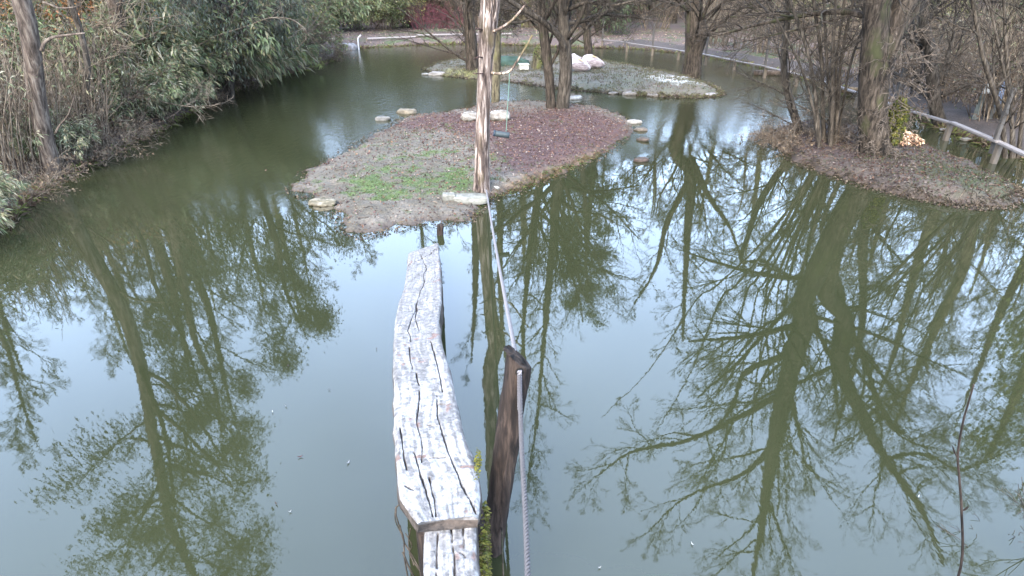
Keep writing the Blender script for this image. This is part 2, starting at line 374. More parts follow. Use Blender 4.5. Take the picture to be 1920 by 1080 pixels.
GR_BLOBS = [(700, 335, 60, 18, 1.1), (790, 340, 85, 20, 1.1), (850, 322, 55, 14, 1.0), (760, 300, 60, 14, .7), (720, 262, 70, 14, .65), (830, 352, 60, 14, .9), (780, 245, 60, 10, .6), (880, 345, 30, 14, .8), (935, 300, 28, 16, .85), (1040, 318, 44, 13, 1.6), (600, 335, 30, 12, .5), (700, 300, 110, 38, .62), (860, 285, 80, 28, .5), (640, 355, 60, 16, .6), (760, 365, 90, 12, .5), (1095, 298, 40, 12, 1.0), (985, 345, 40, 9, .8)]
def main_green(V):
    return sum(w * blob(V, cx, cy, rx, ry) for cx, cy, rx, ry, w in GR_BLOBS)
def main_c(V):
    n = fbm(V, 2.2, 5, 21); n2 = fbm(V, 9, 4, 22); n3 = fbm(V, .8, 3, 23)
    l = blob(V, 1010, 245, 150, 45) + blob(V, 830, 225, 110, 16) + .8 * blob(V, 1110, 235, 80, 40) + .5 * blob(V, 980, 300, 80, 30)
    c = lerp3(np.array(MUD), (.098, .082, .066), n * 1.4 + .35 + n2 * .5); c = lerp3(c, LIT, (l - .35 + n2 * .5) * 2.2)
    c = lerp3(c, GRS, (main_green(V) - .85 + n * 1.3 + n2 * 1.6) * 1.1)
    sd = sdist(V[:, 0], V[:, 1], MAIN); c = lerp3(c, (.085, .058, .038), (.32 - sd + n2 * .15) * 3 * (blob(V, 1050, 320, 160, 70) > .35))
    return lerp3(c, DARK, (.05 + n2 * .02 - V[:, 2]) * 18)
def rng_(p, pad=.5, st=.05): return (np.arange(p[:, 0].min() - pad, p[:, 0].max() + pad, st), np.arange(p[:, 1].min() - pad, p[:, 1].max() + pad, st))
ix, iy = rng_(MAIN, .4, .032)
_hm0 = isl_h(MAIN, .10, .30, 31, .04)
def hm(X, Y):                                  # raised mossy bank along the right front
    z = _hm0(X, Y); V = np.column_stack([X.ravel(), Y.ravel(), z.ravel()]); k = blob(V, 1060, 322, 120, 34).reshape(X.shape)
    return z + (z > .015) * k * (.07 + .05 * fbm(V * np.array([1, 1, 0]), 5, 3, 91).reshape(X.shape))
grid_mesh('main_island', ix, iy, hm, main_c, M['soil'], keep=lambda V: V[:, 2] > -.2)
def back_c(V):
    n = fbm(V, 1.6, 4, 41); n2 = fbm(V, 6, 4, 42)
    c = lerp3((.080, .066, .05), (.065, .070, .038), n + .3); c = lerp3(c, (.09, .07, .06), n2 * 2)
    c = lerp3(c, (.30, .29, .26), (blob(V, 1270, 152, 55, 9) * 1.5 - .55 + n2 * .8) * 3)
    c = lerp3(c, (.15, .14, .05), (blob(V, 870, 137, 55, 9) - .4 + n2) * 2)
    return lerp3(c, DARK, (.05 - V[:, 2]) * 18)
ix, iy = rng_(BACK, .4, .09)
grid_mesh('back_island', ix, iy, isl_h(BACK, .17, .25, 51, .10), back_c, M['soil'], keep=lambda V: V[:, 2] > -.2)
hb = isl_h(BACK, .17, .25, 51, .10)
def right_c(V):
    n = fbm(V, 2, 4, 61); n2 = fbm(V, 8, 4, 62)
    c = lerp3((.030, .022, .017), (.055, .042, .033), n * 1.2 + .45); c = lerp3(c, (.034, .036, .019), (blob(V, 1820, 340, 120, 40) - .45 + n2 * .7) * 1.6)
    c = lerp3(c, (.036, .024, .022), (blob(V, 1560, 275, 110, 30) - .4 + n2 * .6) * 2)
    return lerp3(c, DARK, (.07 - V[:, 2]) * 16)
ix, iy = rng_(RIGHT, .4, .045)
hr = isl_h(RIGHT, .19, .16, 71, .12)
grid_mesh('right_island', ix, iy, hr, right_c, M['soil'], keep=lambda V: V[:, 2] > -.2)
def hz(f, x, y): return float(f(np.array([[x]]), np.array([[y]]))[0, 0])
def on(f, px, py, z=.15):                     # foot point on that land seen near the pixel
    p = G(px, py, z)
    for _ in range(3): z = hz(f, p[0], p[1]); p = G(px, py, max(z, 0))
    return p
# ------------------------------------------------------------------ trees
def leafmesh(name, tips, rng, per, ln, wd, droop, cols, spread=.04, cv=.35):
    P, D = tip_points(tips, rng, per, spread); V, T, C = leaves(P, D, ln, wd, rng, droop, cols, cv)
    return mesh(name, V, [T], M['leaf'], C, smooth=False)
GREEN = [(.12, .13, .05), (.085, .11, .05), (.11, .135, .065), (.15, .165, .095), (.07, .08, .042), (.17, .145, .08)]
OLIVE = [(.12, .135, .04), (.15, .16, .05), (.08, .10, .035), (.17, .15, .07)]
BROWN = [(.075, .048, .030), (.105, .072, .046), (.06, .038, .026), (.15, .11, .07)]
PALE = [(.21, .19, .11), (.12, .14, .07), (.19, .20, .12), (.09, .11, .055), (.27, .245, .17), (.17, .14, .08)]
def hero(name, label, cat, trunk, tr, P, n1, len1, seed, bark, t0=.3, zup=.35, sides=20, nres=48, limbs=(), rough=.1, leaf=None, twigmat=None, group=None, bark_rs=9):
    rng = np.random.default_rng(seed); trunk = [np.array(p, float) for p in trunk]; b = trunk[0].copy()
    tk = [p - b for p in trunk]; lm = [([q - b for q in a[0]],) + tuple(a[1:]) for a in limbs]
    TT, CT, tips = skeleton_tree(rng, tk, tr, P, n1, len1, t0, zup, sides, nres, lm, rough)
    o = thing(name, label, cat, b, group=group)
    part('trunk', TT.mesh('trunk', M[bark], rough, bark_rs), o)
    c = part('crown', CT.mesh('crown', M[twigmat or bark]), o)
    if leaf:
        f = link('foliage', leafmesh('foliage', tips, rng, **leaf), c); ALLK.setdefault(c.name, []).append(f)
    return o, tips
def down(p, d=.35): q = np.array(p, float).copy(); q[2] -= d; return q
# big forked tree on the right island
b = on(hr, 1642, 284); Y = b[1]
left = [down(b), b, AT(1636, 205, Y), AT(1640, 128, Y), AT(1643, 40, Y), AT(1650, -30, Y), RF(1508, 600, Y), RF(1480, 700, Y), RF(1458, 800, Y), RF(1440, 900, Y), RF(1425, 1010, Y), RF(1405, 1100, Y + .8)]
rt = [AT(1642, 150, Y), AT(1672, 60, Y), AT(1700, 0, Y), RF(1583, 600, Y), RF(1578, 690, Y), RF(1612, 770, Y), RF(1660, 860, Y), RF(1730, 960, Y), RF(1770, 1060, Y + .4)]
l1 = [RF(1505, 605, Y), RF(1460, 618, Y - .3), RF(1390, 632, Y - .5), RF(1290, 640, Y - .2)]
l2 = [RF(1493, 655, Y), RF(1455, 672, Y + .3), RF(1395, 700, Y + .4), RF(1375, 760, Y + .6), RF(1330, 815, Y + .5)]
l3 = [RF(1585, 600, Y), RF(1622, 680, Y - .2), RF(1650, 760, Y - .5), RF(1700, 825, Y - .6), RF(1790, 850, Y - .5)]
l4 = [AT(1672, 75, Y), AT(1700, 35, Y + .1), AT(1735, -15, Y + .2), AT(1752, -60, Y + .3), AT(1760, -60, Y + .3) + np.array([.3, .2, 1.6]), AT(1760, -60, Y + .3) + np.array([.9, .4, 3.2])]
l6 = [RF(1470, 735, Y), RF(1390, 780, Y - .3), RF(1290, 825, Y - .5), RF(1180, 850, Y - .4), RF(1110, 900, Y)]
l7 = [RF(1450, 835, Y), RF(1390, 890, Y + .3), RF(1290, 930, Y + .4), RF(1200, 1010, Y + .5)]
l8 = [RF(1660, 860, Y), RF(1730, 850, Y + .3), RF(1800, 880, Y + .3), RF(1880, 850, Y)]
l5 = [RF(1560, 520, Y), RF(1470, 520, Y + .5), RF(1370, 500, Y + .7), RF(1280, 470, Y + .9)]
HB = dict(BARE, rmin=.003, cnt=[0, 5, 5, 4, 3], up=[.02, .02, .02, .0, 0])
hero('forked_tree', 'thick forked bare tree with moss and shaggy twigs on the right island', 'tree', left,
     [.38, .27, .225, .235, .20, .20, .215, .20, .17, .13, .09, .04], HB, 24, 3.6, 5, 'bark_dark', t0=.38,
     limbs=[(rt, [.19, .18, .175, .17, .155, .135, .11, .08, .04], 19, 3.2, .3), (l1, [.075, .06, .045, .02], 14, 1.8, .1), (l2, [.085, .07, .055, .04, .02], 14, 1.9, .1),
            (l3, [.075, .06, .05, .035, .015], 14, 1.8, .1), (l4, [.11, .105, .095, .085, .06, .02], 12, 1.2, .35), (l5, [.06, .05, .035, .015], 12, 1.7, .1), (l6, [.07, .055, .045, .03, .012], 16, 1.8, .08), (l7, [.06, .045, .03, .012], 14, 1.6, .08), (l8, [.055, .045, .03, .012], 12, 1.5, .08)])
FT = bpy.data.objects['forked_tree']
# shaggy twigs and the moss cushion on its lower trunk
rng = np.random.default_rng(8); T = Tubes(); tp = []
SH = dict(seg=[4, 3, 3], wander=[.3, .35, .3], up=[-.03, -.06, 0], sides=[3, 3, 3], cnt=[0, 4, 3], ang=(.3, 1.1), ratio=.55, rmin=.004, max=3)
for i in range(150):
    z = rng.uniform(.05, 2.4) ; a = rng.uniform(0, 6.28); rr = .21 if z < 1.2 else .17
    c = np.array([-.02 * z, 0, z]); dvec = np.array([math.cos(a), math.sin(a), rng.uniform(-.5, .3)])
    if math.cos(a) > .5 and z < 1.5: continue
    grow(T, c + dvec * np.array([rr, rr, 0]), nrm(dvec), rng.uniform(.25, .6), .008, 0, SH, rng, tp)
part('shaggy_twigs', T.mesh('shaggy_twigs', M['twig']), FT)
V = []; 
P = rng.normal(0, 1, (2600, 3)); P = P / np.linalg.norm(P, axis=1)[:, None]
P = P * np.array([.11, .22, .42]) * (1 + .35 * fbm(P, 2, 3, 4)[:, None]) + np.array([.17, -.06, .85]); D = P - np.array([.0, 0, .85])
V, Tr, C = leaves(P, D, .045, .016, rng, .3, [(.10, .10, .018), (.06, .07, .018), (.14, .13, .03), (.045, .045, .02)])
part('moss_cushion', mesh('moss_cushion', V, [Tr], M['leaf'], C, smooth=False), FT)
# tree at the end of the back island
b = on(hb, 1296, 143); Y = b[1]
tk = [down(b), b, AT(1300, 100, Y), AT(1306, 60, Y), AT(1300, 20, Y), AT(1304, -20, Y), RF(1296, 330, Y), RF(1290, 420, Y), RF(1285, 520, Y), RF(1280, 640, Y)]
WIL = dict(BARE, cnt=[0, 6, 5, 4, 3], up=[-.02, -.04, -.04, -.03, 0], ang=(.3, .8))
hero('wide_tree', 'stout bare tree with a swollen trunk at the right end of the back island', 'tree', tk, [.42, .34, .30, .36, .26, .24, .2, .15, .1, .05], WIL, 30, 3.6, 15, 'bark_dark', t0=.22, zup=.8,
     limbs=[([RF(1298, 300, Y), RF(1330, 370, Y), RF(1370, 430, Y), RF(1400, 520, Y)], [.12, .1, .07, .03], 9, 1.8, .1), ([RF(1290, 340, Y), RF(1250, 420, Y), RF(1230, 500, Y), RF(1190, 570, Y)], [.12, .1, .07, .03], 9, 1.8, .1)])
# twin trunks on the main island
b1 = on(hm, 1033, 201); b2 = on(hm, 1054, 203); Y = b2[1]
TW = dict(BARE, cnt=[0, 6, 5, 4, 2], up=[.02, .0, .0, 0, 0])
hero('twin_tree', 'left and thinner of the two dark trunks behind the rocks on the main island', 'tree',
     [down(b1), b1, AT(1030, 150, b1[1]), AT(1022, 80, b1[1]), AT(1014, 20, b1[1]), AT(1012, -25, b1[1]), RF(1000, 420, Y), RF(985, 560, Y), RF(975, 760, Y), RF(960, 900, Y)],
     [.16, .125, .115, .12, .11, .1, .09, .07, .05, .03], TW, 24, 3.0, 25, 'bark_dark', t0=.25)
hero('twin_tree', 'right and thicker twin trunk with a long limb arching up to the left', 'tree',
     [down(b2), b2, AT(1060, 150, Y), AT(1060, 100, Y), AT(1056, 40, Y), AT(1054, -20, Y), RF(1040, 430, Y), RF(1030, 520, Y), RF(1020, 640, Y), RF(1005, 800, Y), RF(990, 900, Y)],
     [.24, .17, .16, .15, .14, .13, .12, .1, .08, .05, .03], TW, 30, 3.2, 26, 'bark', t0=.28,
     limbs=[([AT(1064, 122, Y), AT(1052, 75, Y - .25), AT(1020, 42, Y - .5), AT(980, 18, Y - .8), AT(940, -8, Y - 1.1), AT(890, -30, Y - 1.4)], [.085, .075, .065, .055, .045, .03], 10, .9, .15),
            ([AT(1058, 45, Y), AT(1090, 40, Y + .2), AT(1125, 28, Y + .3), AT(1170, 30, Y + .4), AT(1230, 38, Y + .5)], [.06, .05, .04, .03, .015], 9, .8, .1),
            ([AT(1012, 30, Y), AT(975, 42, Y + .1), AT(948, 40, Y + .2), AT(900, 30, Y + .3)], [.035, .03, .02, .012], 7, .7, .1),
            ([AT(1060, 20, Y), AT(1100, 5, Y - .4), AT(1150, 10, Y - .8), AT(1200, -2, Y - 1.2)], [.05, .04, .03, .012], 8, .9, .1)])
# trunks between the islands
b = on(hb, 1105, 110, .2)
hero('slim_tree', 'slim bare tree directly behind the resting white birds', 'tree', [down(b), b, AT(1100, 60, b[1]), AT(1098, 0, b[1]), b + np.array([.2, .2, 6.]), b + np.array([.5, .3, 10.])],
     [.2, .17, .16, .15, .1, .03], BARE, 18, 2.2, 33, 'bark_dark', t0=.3)
b = on(hm, 929, 191)
hero('yellow_tree', 'straight mossy yellow trunk hidden behind the dead post', 'tree', [down(b), b, AT(931, 100, b[1]), AT(932, 30, b[1]), AT(933, -20, b[1]), b + np.array([.1, 0, 6.5]), b + np.array([.3, .2, 9])],
     [.14, .12, .11, .11, .1, .08, .03], dict(BARE, max=3), 16, 1.8, 34, 'bark_moss', t0=.42)
b = on(hb, 885, 140)
hero('dark_tree', 'dark trunk left of the dead post at the back island tip', 'tree', [down(b), b, AT(883, 80, b[1]), AT(878, 20, b[1]), AT(880, -20, b[1]), b + np.array([-.1, 0, 8.]), b + np.array([-.4, 0.2, 12])],
     [.26, .22, .2, .19, .18, .12, .03], BARE, 20, 2.6, 35, 'bark_dark', t0=.22)
# right island: leaning stem and clump of stems
b = on(hr, 1497, 244)
hero('leaning_tree', 'thin leaning trunk at the left tip of the right island', 'tree', [down(b), b, AT(1480, 185, b[1]), AT(1470, 130, b[1]), AT(1475, 60, b[1]), AT(1485, -10, b[1]), RF(1440, 500, b[1]), RF(1425, 620, b[1])],
     [.11, .085, .075, .065, .055, .05, .035, .015], dict(BARE, max=3, cnt=[0, 6, 5, 3]), 18, 1.1, 36, 'bark', t0=.15)
b = on(hr, 1555, 270); rng = np.random.default_rng(44); lm = []
for i, (x0, x1, w) in enumerate([(-14, -75, .04), (-8, -30, .045), (4, 12, .045), (10, 45, .04), (14, 85, .03), (-16, -120, .03), (2, -10, .035), (8, 28, .035)]):
    yo = b[1] + rng.uniform(-.15, .15); q = [AT(1555 + x0, 272, yo), AT(1555 + x0 * 1.2 + x1 * .1, 200, yo), AT(1555 + x1 * .5, 110, yo), AT(1555 + x1, 0, yo), AT(1555 + x1 * 1.3, -45, yo)]
    q.append(q[-1] + np.array([x1 * .006, rng.uniform(-.3, .3), 1.8])); q.append(q[-1] + np.array([x1 * .008, rng.uniform(-.3, .3), 1.6])); q[0][2] = b[2] - .1
    lm.append((q, [w * 1.0, w * .8, w * .7, w * .6, w * .5, w * .35, .008], 8, .8, .08))
hero('multistem_shrub', 'bare clump of several upright stems left of the big forked tree', 'shrub', lm[0][0], lm[0][1], dict(BARE, max=3, cnt=[0, 6, 5, 3], rmin=.004), 9, .8, 45, 'bark', t0=.08, sides=9, limbs=lm[1:])
# right bank trees
def bank_h(px, py):
    p = G(px, py, .2)
    for _ in range(3): z = float(land_h(np.array([[p[0]]]), np.array([[p[1]]]))[0, 0]); p = G(px, py, max(z, 0))
    return p
b = bank_h(1762, 236)
hero('bank_tree', 'grey trunk standing at the water in front of the pale rail', 'tree', [down(b), b, AT(1752, 190, b[1]), AT(1744, 100, b[1]), AT(1742, 0, b[1]), b + np.array([-.3, .1, 5.5]), b + np.array([0, 0.3, 9.5])],
     [.19, .145, .13, .125, .12, .08, .03], BARE, 22, 2.2, 46, 'bark', t0=.22)
b = bank_h(1905, 296); lm = []
for i, (x0, tx, w) in enumerate([(-14, -70, .042), (8, 20, .036), (-4, -20, .03), (2, -45, .025)]):
    q = [AT(1905 + x0, 296, b[1]), AT(1905 + x0 + tx * .2, 220, b[1]), AT(1905 + x0 + tx * .7, 100, b[1]), AT(1905 + tx * 1.2, -10, b[1] + .2), AT(1905 + tx * 1.5, -60, b[1] + .4)]
    q[0][2] = b[2] - .15; q.append(q[-1] + np.array([0, .2, 3.])); lm.append((q, [w * 1.2, w, w * .85, w * .7, w * .5, .01], 12, 1.3, .15))
hero('riverside_shrub', 'cluster of pale slim stems rising at the right frame edge', 'shrub', lm[0][0], lm[0][1], dict(BARE, max=3), 10, 1.2, 47, 'bark', t0=.1, sides=9, limbs=lm[1:])
# ivy covered tree on the right bank
IV = dict(leaf=dict(per=6, ln=.10, wd=.04, droop=.6, cols=OLIVE, spread=.3))
b = np.array([14.0, 13.8, .3])
hero('ivy_tree', 'tall ivy covered tree beyond the right bank', 'tree', [down(b), b, b + np.array([.0, 0, 4]), b + np.array([.3, .2, 9.5])], [.26, .24, .2, .05], dict(BARE, cnt=[0, 7, 6, 3], max=3), 34, 1.6, 48, 'bark_moss', t0=.05, **IV)
# left bank evergreen with drooping leaf bunches
b = bank_h(102, 337); Y = b[1]
tk = [down(b), b] + [np.array([x, Y, z]) for x, z in ((-7.45, 1.2), (-7.18, 2.5), (-7.22, 4.0), (-7.4, 5.3), (-7.55, 6.6), (-7.72, 8.0), (-7.6, 9.4), (-7.4, 10.8), (-7.2, 12.0))]
EV = dict(seg=[6, 5, 4, 3], wander=[.09, .14, .2, .2], up=[.035, .02, -.02, -.05], sides=[6, 4, 3, 3], cnt=[0, 9, 6, 3], ang=(.35, .9), ratio=.46, rmin=.005, max=4, t0=.3)
CATK = [(.045, .058, .04), (.06, .07, .045), (.08, .085, .06), (.05, .05, .04)]
hero('evergreen_tree', 'leaning tree with pinkish grey bark at the near left waterline, leafy crown', 'tree', tk, [.19, .14, .125, .12, .115, .11, .105, .095, .08, .06, .035], EV, 30, 3.2, 50, 'bark_tan', t0=.36, zup=.1,
     leaf=dict(per=3, ln=.11, wd=.013, droop=1.8, cols=CATK, spread=.16))
def standing(name, label, x, y, h, r, seed, bark='bark', n1=24, l1=2.4, P=BARE, t0=.25, lean=(0, 0), zup=.35, leaf=None, group=None, cat='tree'):
    z = float(land_h(np.array([[x]]), np.array([[y]]))[0, 0]); rng = np.random.default_rng(seed + 900); b = np.array([x, y, z])
    tk = [down(b)] + [b + np.array([lean[0] * t + rng.normal(0, .12) * (t > 0), lean[1] * t + rng.normal(0, .12) * (t > 0), h * t]) for t in (0, .2, .4, .6, .8, 1)]
    return hero(name, label, cat, tk, [r * 1.35, r, r * .86, r * .74, r * .56, r * .36, .02], P, n1, l1, seed, bark, t0=t0, zup=zup, sides=12, nres=26, leaf=leaf, group=group)[0]
standing('evergreen_tree', 'slender leafy tree behind the near left bank bushes', -8.6, 14.2, 9.5, .14, 51, 'bark_tan', 22, 2.3, dict(EV, max=3, cnt=[0, 10, 7]), .25, zup=.1, leaf=dict(per=5, ln=.12, wd=.014, droop=1.6, cols=CATK, spread=.17))
standing('evergreen_tree', 'dense dark evergreen leaning over the left bank laurels', -7.9, 17.4, 8.2, .16, 52, 'bark', 30, 2.9, dict(EV, cnt=[0, 9, 6, 2]), .15, lean=(1.1, 0), zup=.1, leaf=dict(per=4, ln=.12, wd=.016, droop=1.6, cols=CATK, spread=.18))
standing('rough_tree', 'dark brown trunk rising behind the laurels at upper left', -13.0, 20.5, 12, .28, 53, 'bark_dark', 26, 3.0, BARE, .3)
standing('slim_tree', 'thin grey stem just right of the leaning tree on the left bank', -8.15, 11.4, 7.0, .06, 54, 'bark', 16, 1.1, dict(BARE, max=3), .3, lean=(1.3, .2))
standing('conifer', 'tall dark conifer on the far shore behind the twin trunks', 5.0, 37.5, 17, .3, 55, 'bark_dark', 70, 3.4, dict(EV, max=3, cnt=[0, 14, 6], up=[-.03, 0, 0]), .12, zup=-.2, leaf=dict(per=3, ln=.22, wd=.035, droop=.6, cols=[(.045, .06, .03), (.06, .075, .035)], spread=.2))
# ------------------------------------------------------------------ bushes: one prototype of each kind, copied
def bush_stems(rng, n, h, spread, P, r=.012, lean=.5):
    T = Tubes(); tips = []
    for i in range(n):
        a = rng.uniform(0, 6.28); q = math.sqrt(rng.uniform(0, 1)) * spread; p = np.array([math.cos(a) * q, math.sin(a) * q, -.1])
        d = nrm(np.array([math.cos(a) * lean * rng.uniform(.2, 1), math.sin(a) * lean * rng.uniform(.2, 1), 1.])); grow(T, p, d, h * rng.uniform(.6, 1.05), r, 0, P, rng, tips)
    return T, tips
def bush_proto(name, seed, n, h, spread, P, twig, leaf=None, r=.012, lean=.5):
    rng = np.random.default_rng(seed); T, tips = bush_stems(rng, n, h, spread, P, r, lean)
    o = thing(name, 'x', 'bush'); part('stems', T.mesh('stems', M[twig]), o)
    if leaf: part('foliage', leafmesh('foliage', tips, rng, **leaf), o)
    return o
ARCH = dict(seg=[7, 4], wander=[.10, .2], up=[-.07, -.06], sides=[4, 3], cnt=[0, 7], ang=(.4, 1.0), ratio=.28, rmin=.004, max=2, t0=.45)
TW1 = dict(seg=[5, 4, 3], wander=[.16, .22, .25], up=[.02, 0, 0], sides=[4, 3, 3], cnt=[0, 6, 4], ang=(.3, .9), ratio=.5, rmin=.0035, max=3)
protos = {
 'laurel': bush_proto('long_leaved_bush', 101, 46, 2.3, .55, ARCH, 'twig', dict(per=11, ln=.20, wd=.023, droop=.8, cols=PALE, spread=.05), lean=.8),
 'laurel_dark': bush_proto('long_leaved_bush', 102, 50, 2.6, .6, ARCH, 'twig', dict(per=13, ln=.16, wd=.022, droop=.6, cols=GREEN, spread=.06), lean=.8),
 'small_leaf': bush_proto('small_leaved_bush', 103, 26, 2.1, .4, TW1, 'twig', dict(per=9, ln=.075, wd=.026, droop=.2, cols=GREEN + OLIVE[:1], spread=.05), lean=.7),
 'olive': bush_proto('olive_green_bush', 104, 30, 1.7, .5, ARCH, 'twig_tan', dict(per=16, ln=.12, wd=.018, droop=.6, cols=OLIVE, spread=.06), lean=1.0),
 'twiggy': bush_proto('bare_twiggy_bush', 105, 30, 2.4, .5, TW1, 'twig_tan', None, lean=.6, r=.013),
 'twiggy_dark': bush_proto('bare_twiggy_bush', 106, 34, 2.2, .6, dict(TW1, up=[-.03, -.03, 0]), 'twig', dict(per=1, ln=.06, wd=.022, droop=.5, cols=BROWN, spread=.05), lean=.9),
 'cane': bush_proto('cane_clump', 107, 60, 2.6, .7, dict(seg=[6, 3], wander=[.07, .15], up=[.02, 0], sides=[4, 3], cnt=[0, 3], ang=(.3, .8), ratio=.3, rmin=.004, max=2, t0=.3), 'twig_tan', dict(per=1, ln=.12, wd=.014, droop=.7, cols=PALE, spread=.03), lean=.25, r=.013),
 'bramble': bush_proto('bramble_tangle', 108, 60, 1.0, .6, dict(seg=[6, 4, 3], wander=[.25, .3, .3], up=[-.14, -.1, 0], sides=[3, 3, 3], cnt=[0, 5, 3], ang=(.4, 1.2), ratio=.5, rmin=.003, max=3), 'twig_tan', dict(per=1, ln=.05, wd=.02, droop=.6, cols=BROWN, spread=.03), lean=1.3, r=.008),
 'red': bush_proto('red_stemmed_bush', 109, 44, 1.5, .6, TW1, 'twig_red', None, lean=.7, r=.011),
 'autumn': bush_proto('orange_leaved_bush', 110, 24, 2.6, .4, TW1, 'twig', dict(per=5, ln=.09, wd=.035, droop=.4, cols=[(.36, .17, .06), (.42, .24, .1), (.28, .13, .06)], spread=.05), lean=.5),
 'yellow': bush_proto('yellow_leaved_bush', 111, 18, 2.0, .35, TW1, 'twig', dict(per=5, ln=.08, wd=.04, droop=.4, cols=[(.34, .33, .1), (.26, .27, .07), (.2, .22, .07)], spread=.05), lean=.5),
}
used = set()
def bush(kind, x, y, rz, sc, label, group=None, z=None):
    if z is None: z = float(land_h(np.array([[x]]), np.array([[y]]))[0, 0])
    o = protos[kind]
    if kind not in used:
        used.add(kind); o.location = (x, y, z - .05); o.rotation_euler = (0, 0, rz); o.scale = (sc,) * 3 if not hasattr(sc, '__len__') else sc
        o['label'] = label
        if group: o['group'] = group
        return o
    return copy_thing(o, (x, y, z - .05), rz, sc, label, group)
ORD = ['first', 'second', 'third', 'fourth', 'fifth', 'sixth', 'seventh', 'eighth', 'ninth', 'tenth', 'eleventh', 'twelfth', 'thirteenth', 'fourteenth', 'fifteenth', 'sixteenth', 'seventeenth', 'eighteenth']
rng = np.random.default_rng(77)
# the left bank, front row (foot seen at these pixels), near to far
front = [(-70, 480, 'laurel', .5), (-8, 432, 'laurel', .42), (50, 372, 'bramble', .9), (135, 322, 'laurel', .5), (175, 305, 'bramble', 1.0), (228, 272, 'bramble', .95), (268, 250, 'laurel', .62), (318, 232, 'laurel', .62), (365, 200, 'bramble', 1.1),
         (400, 185, 'laurel_dark', .6), (440, 166, 'bramble', 1.1), (480, 152, 'olive', .9), (528, 138, 'olive', 1.0), (570, 126, 'small_leaf', .55), (612, 116, 'bramble', 1.1)]
cnt = {}
KN = {'laurel': 'pale long-leaved bush', 'laurel_dark': 'dark green long-leaved bush', 'bramble': 'brown bramble tangle', 'olive': 'low olive green bush', 'small_leaf': 'small-leaved green bush', 'twiggy': 'bare tan twiggy bush', 'twiggy_dark': 'brown bare twiggy bush', 'cane': 'clump of upright bare canes', 'autumn': 'orange-leaved bush', 'yellow': 'yellow-leaved bush', 'red': 'red-stemmed bush'}
def lab(kind, where, key):
    c = cnt.get((kind, key), 0); cnt[(kind, key)] = c + 1; return '%s %s, %s from the near end' % (KN[kind], where, ORD[min(c, 17)])
for px, py, k, s in front:
    p = bank_h(px, py); bush(k, p[0] - .3, p[1] + .1, rng.uniform(0, 6.28), s * .88 * rng.uniform(.95, 1.05), lab(k, 'on the left waterline', 'f'), 'bushes along the left waterline')
second = [(-20, 330, 'cane', 1.0), (30, 318, 'cane', .95), (70, 300, 'cane', .9), (130, 285, 'twiggy', .85), (165, 275, 'cane', .9), (205, 250, 'twiggy_dark', 1.0), (235, 235, 'laurel_dark', .75), (290, 210, 'laurel', .95), (335, 190, 'laurel_dark', .9), (380, 165, 'laurel', .85), (418, 150, 'twiggy_dark', 1.1), (455, 138, 'twiggy', 1.1), (495, 130, 'laurel_dark', .9), (540, 118, 'twiggy_dark', 1.2), (585, 106, 'small_leaf', 1.1)]
for px, py, k, s in second:
    p = bank_h(px, py); bush(k, p[0] - .15, p[1], rng.uniform(0, 6.28), s * .86, lab(k, 'of the left second row', 's'), 'bushes in the second row of the left bank')
third = [(-12.5, 11.5, 'small_leaf', 1.5), (-10.6, 12.4, 'laurel_dark', 1.15), (-9.3, 13.0, 'twiggy', 1.3), (-12.6, 14.5, 'autumn', 1.15), (-9.6, 15.2, 'laurel', 1.2), (-11.2, 16.4, 'small_leaf', 1.5), (-8.7, 16.9, 'laurel_dark', 1.25), (-8.4, 19, 'laurel', 1.3), (-10.5, 19.5, 'laurel_dark', 1.4), (-13.6, 18.5, 'autumn', 1.3), (-10.9, 15.4, 'autumn', 1.25), (-15.6, 17.5, 'small_leaf', 1.6), (-8.8, 21.5, 'twiggy_dark', 1.5), (-10.6, 22.6, 'small_leaf', 1.6), (-13, 23, 'twiggy', 1.6), (-9.3, 24.5, 'laurel_dark', 1.4), (-11.8, 26, 'laurel', 1.4), (-9.9, 27.5, 'twiggy', 1.6), (-15, 25.5, 'small_leaf', 1.8), (-11.7, 29.5, 'twiggy_dark', 1.7), (-16, 21, 'twiggy_dark', 1.6), (-14.5, 13.5, 'twiggy', 1.5), (-17.5, 14.8, 'laurel_dark', 1.6)]
for x, y, k, s in third: bush(k, x, y, rng.uniform(0, 6.28), s, lab(k, 'in the left thicket', 't'), 'bushes in the thicket behind the left bank')
# the far shore, left to right
far = [(-14.5, 33, 'small_leaf', 1.8), (-12.2, 35.5, 'small_leaf', 1.5), (-10.4, 36.3, 'small_leaf', 1.25), (-8.6, 38.2, 'laurel_dark', 1.2), (-7.2, 38.0, 'small_leaf', 1.2), (-6.2, 39.6, 'yellow', 1.2), (-5.0, 38.4, 'red', 1.15), (-3.6, 38.8, 'red', .9), (-2.6, 40.2, 'twiggy', 1.5), (-.8, 39.4, 'twiggy_dark', 1.5), (1.6, 39.5, 'twiggy', 1.5), (3.6, 38.8, 'twiggy_dark', 1.4), (6.0, 38.5, 'red', .8), (8.2, 37.8, 'twiggy', 1.5), (10.6, 37, 'twiggy', 1.6), (13.2, 36, 'twiggy_dark', 1.5), (15.6, 34.6, 'small_leaf', 1.3), (17.5, 33, 'twiggy', 1.5), (20, 31, 'yellow', .9), (18.3, 28.5, 'twiggy_dark', 1.1), (21.5, 27.5, 'small_leaf', 1.2), (22.5, 24, 'twiggy', 1.4), (19.2, 20.5, 'yellow', .75), (22.8, 20, 'twiggy_dark', 1.5), (21.6, 17, 'twiggy', 1.3)]
fc = {}
for x, y, k, s in far:
    c = fc.get(k, 0); fc[k] = c + 1
    bush(k, x, y, rng.uniform(0, 6.28), s, '%s beyond the far path, %s from the left' % (KN[k], ORD[c]), 'bushes beyond the far shore path')
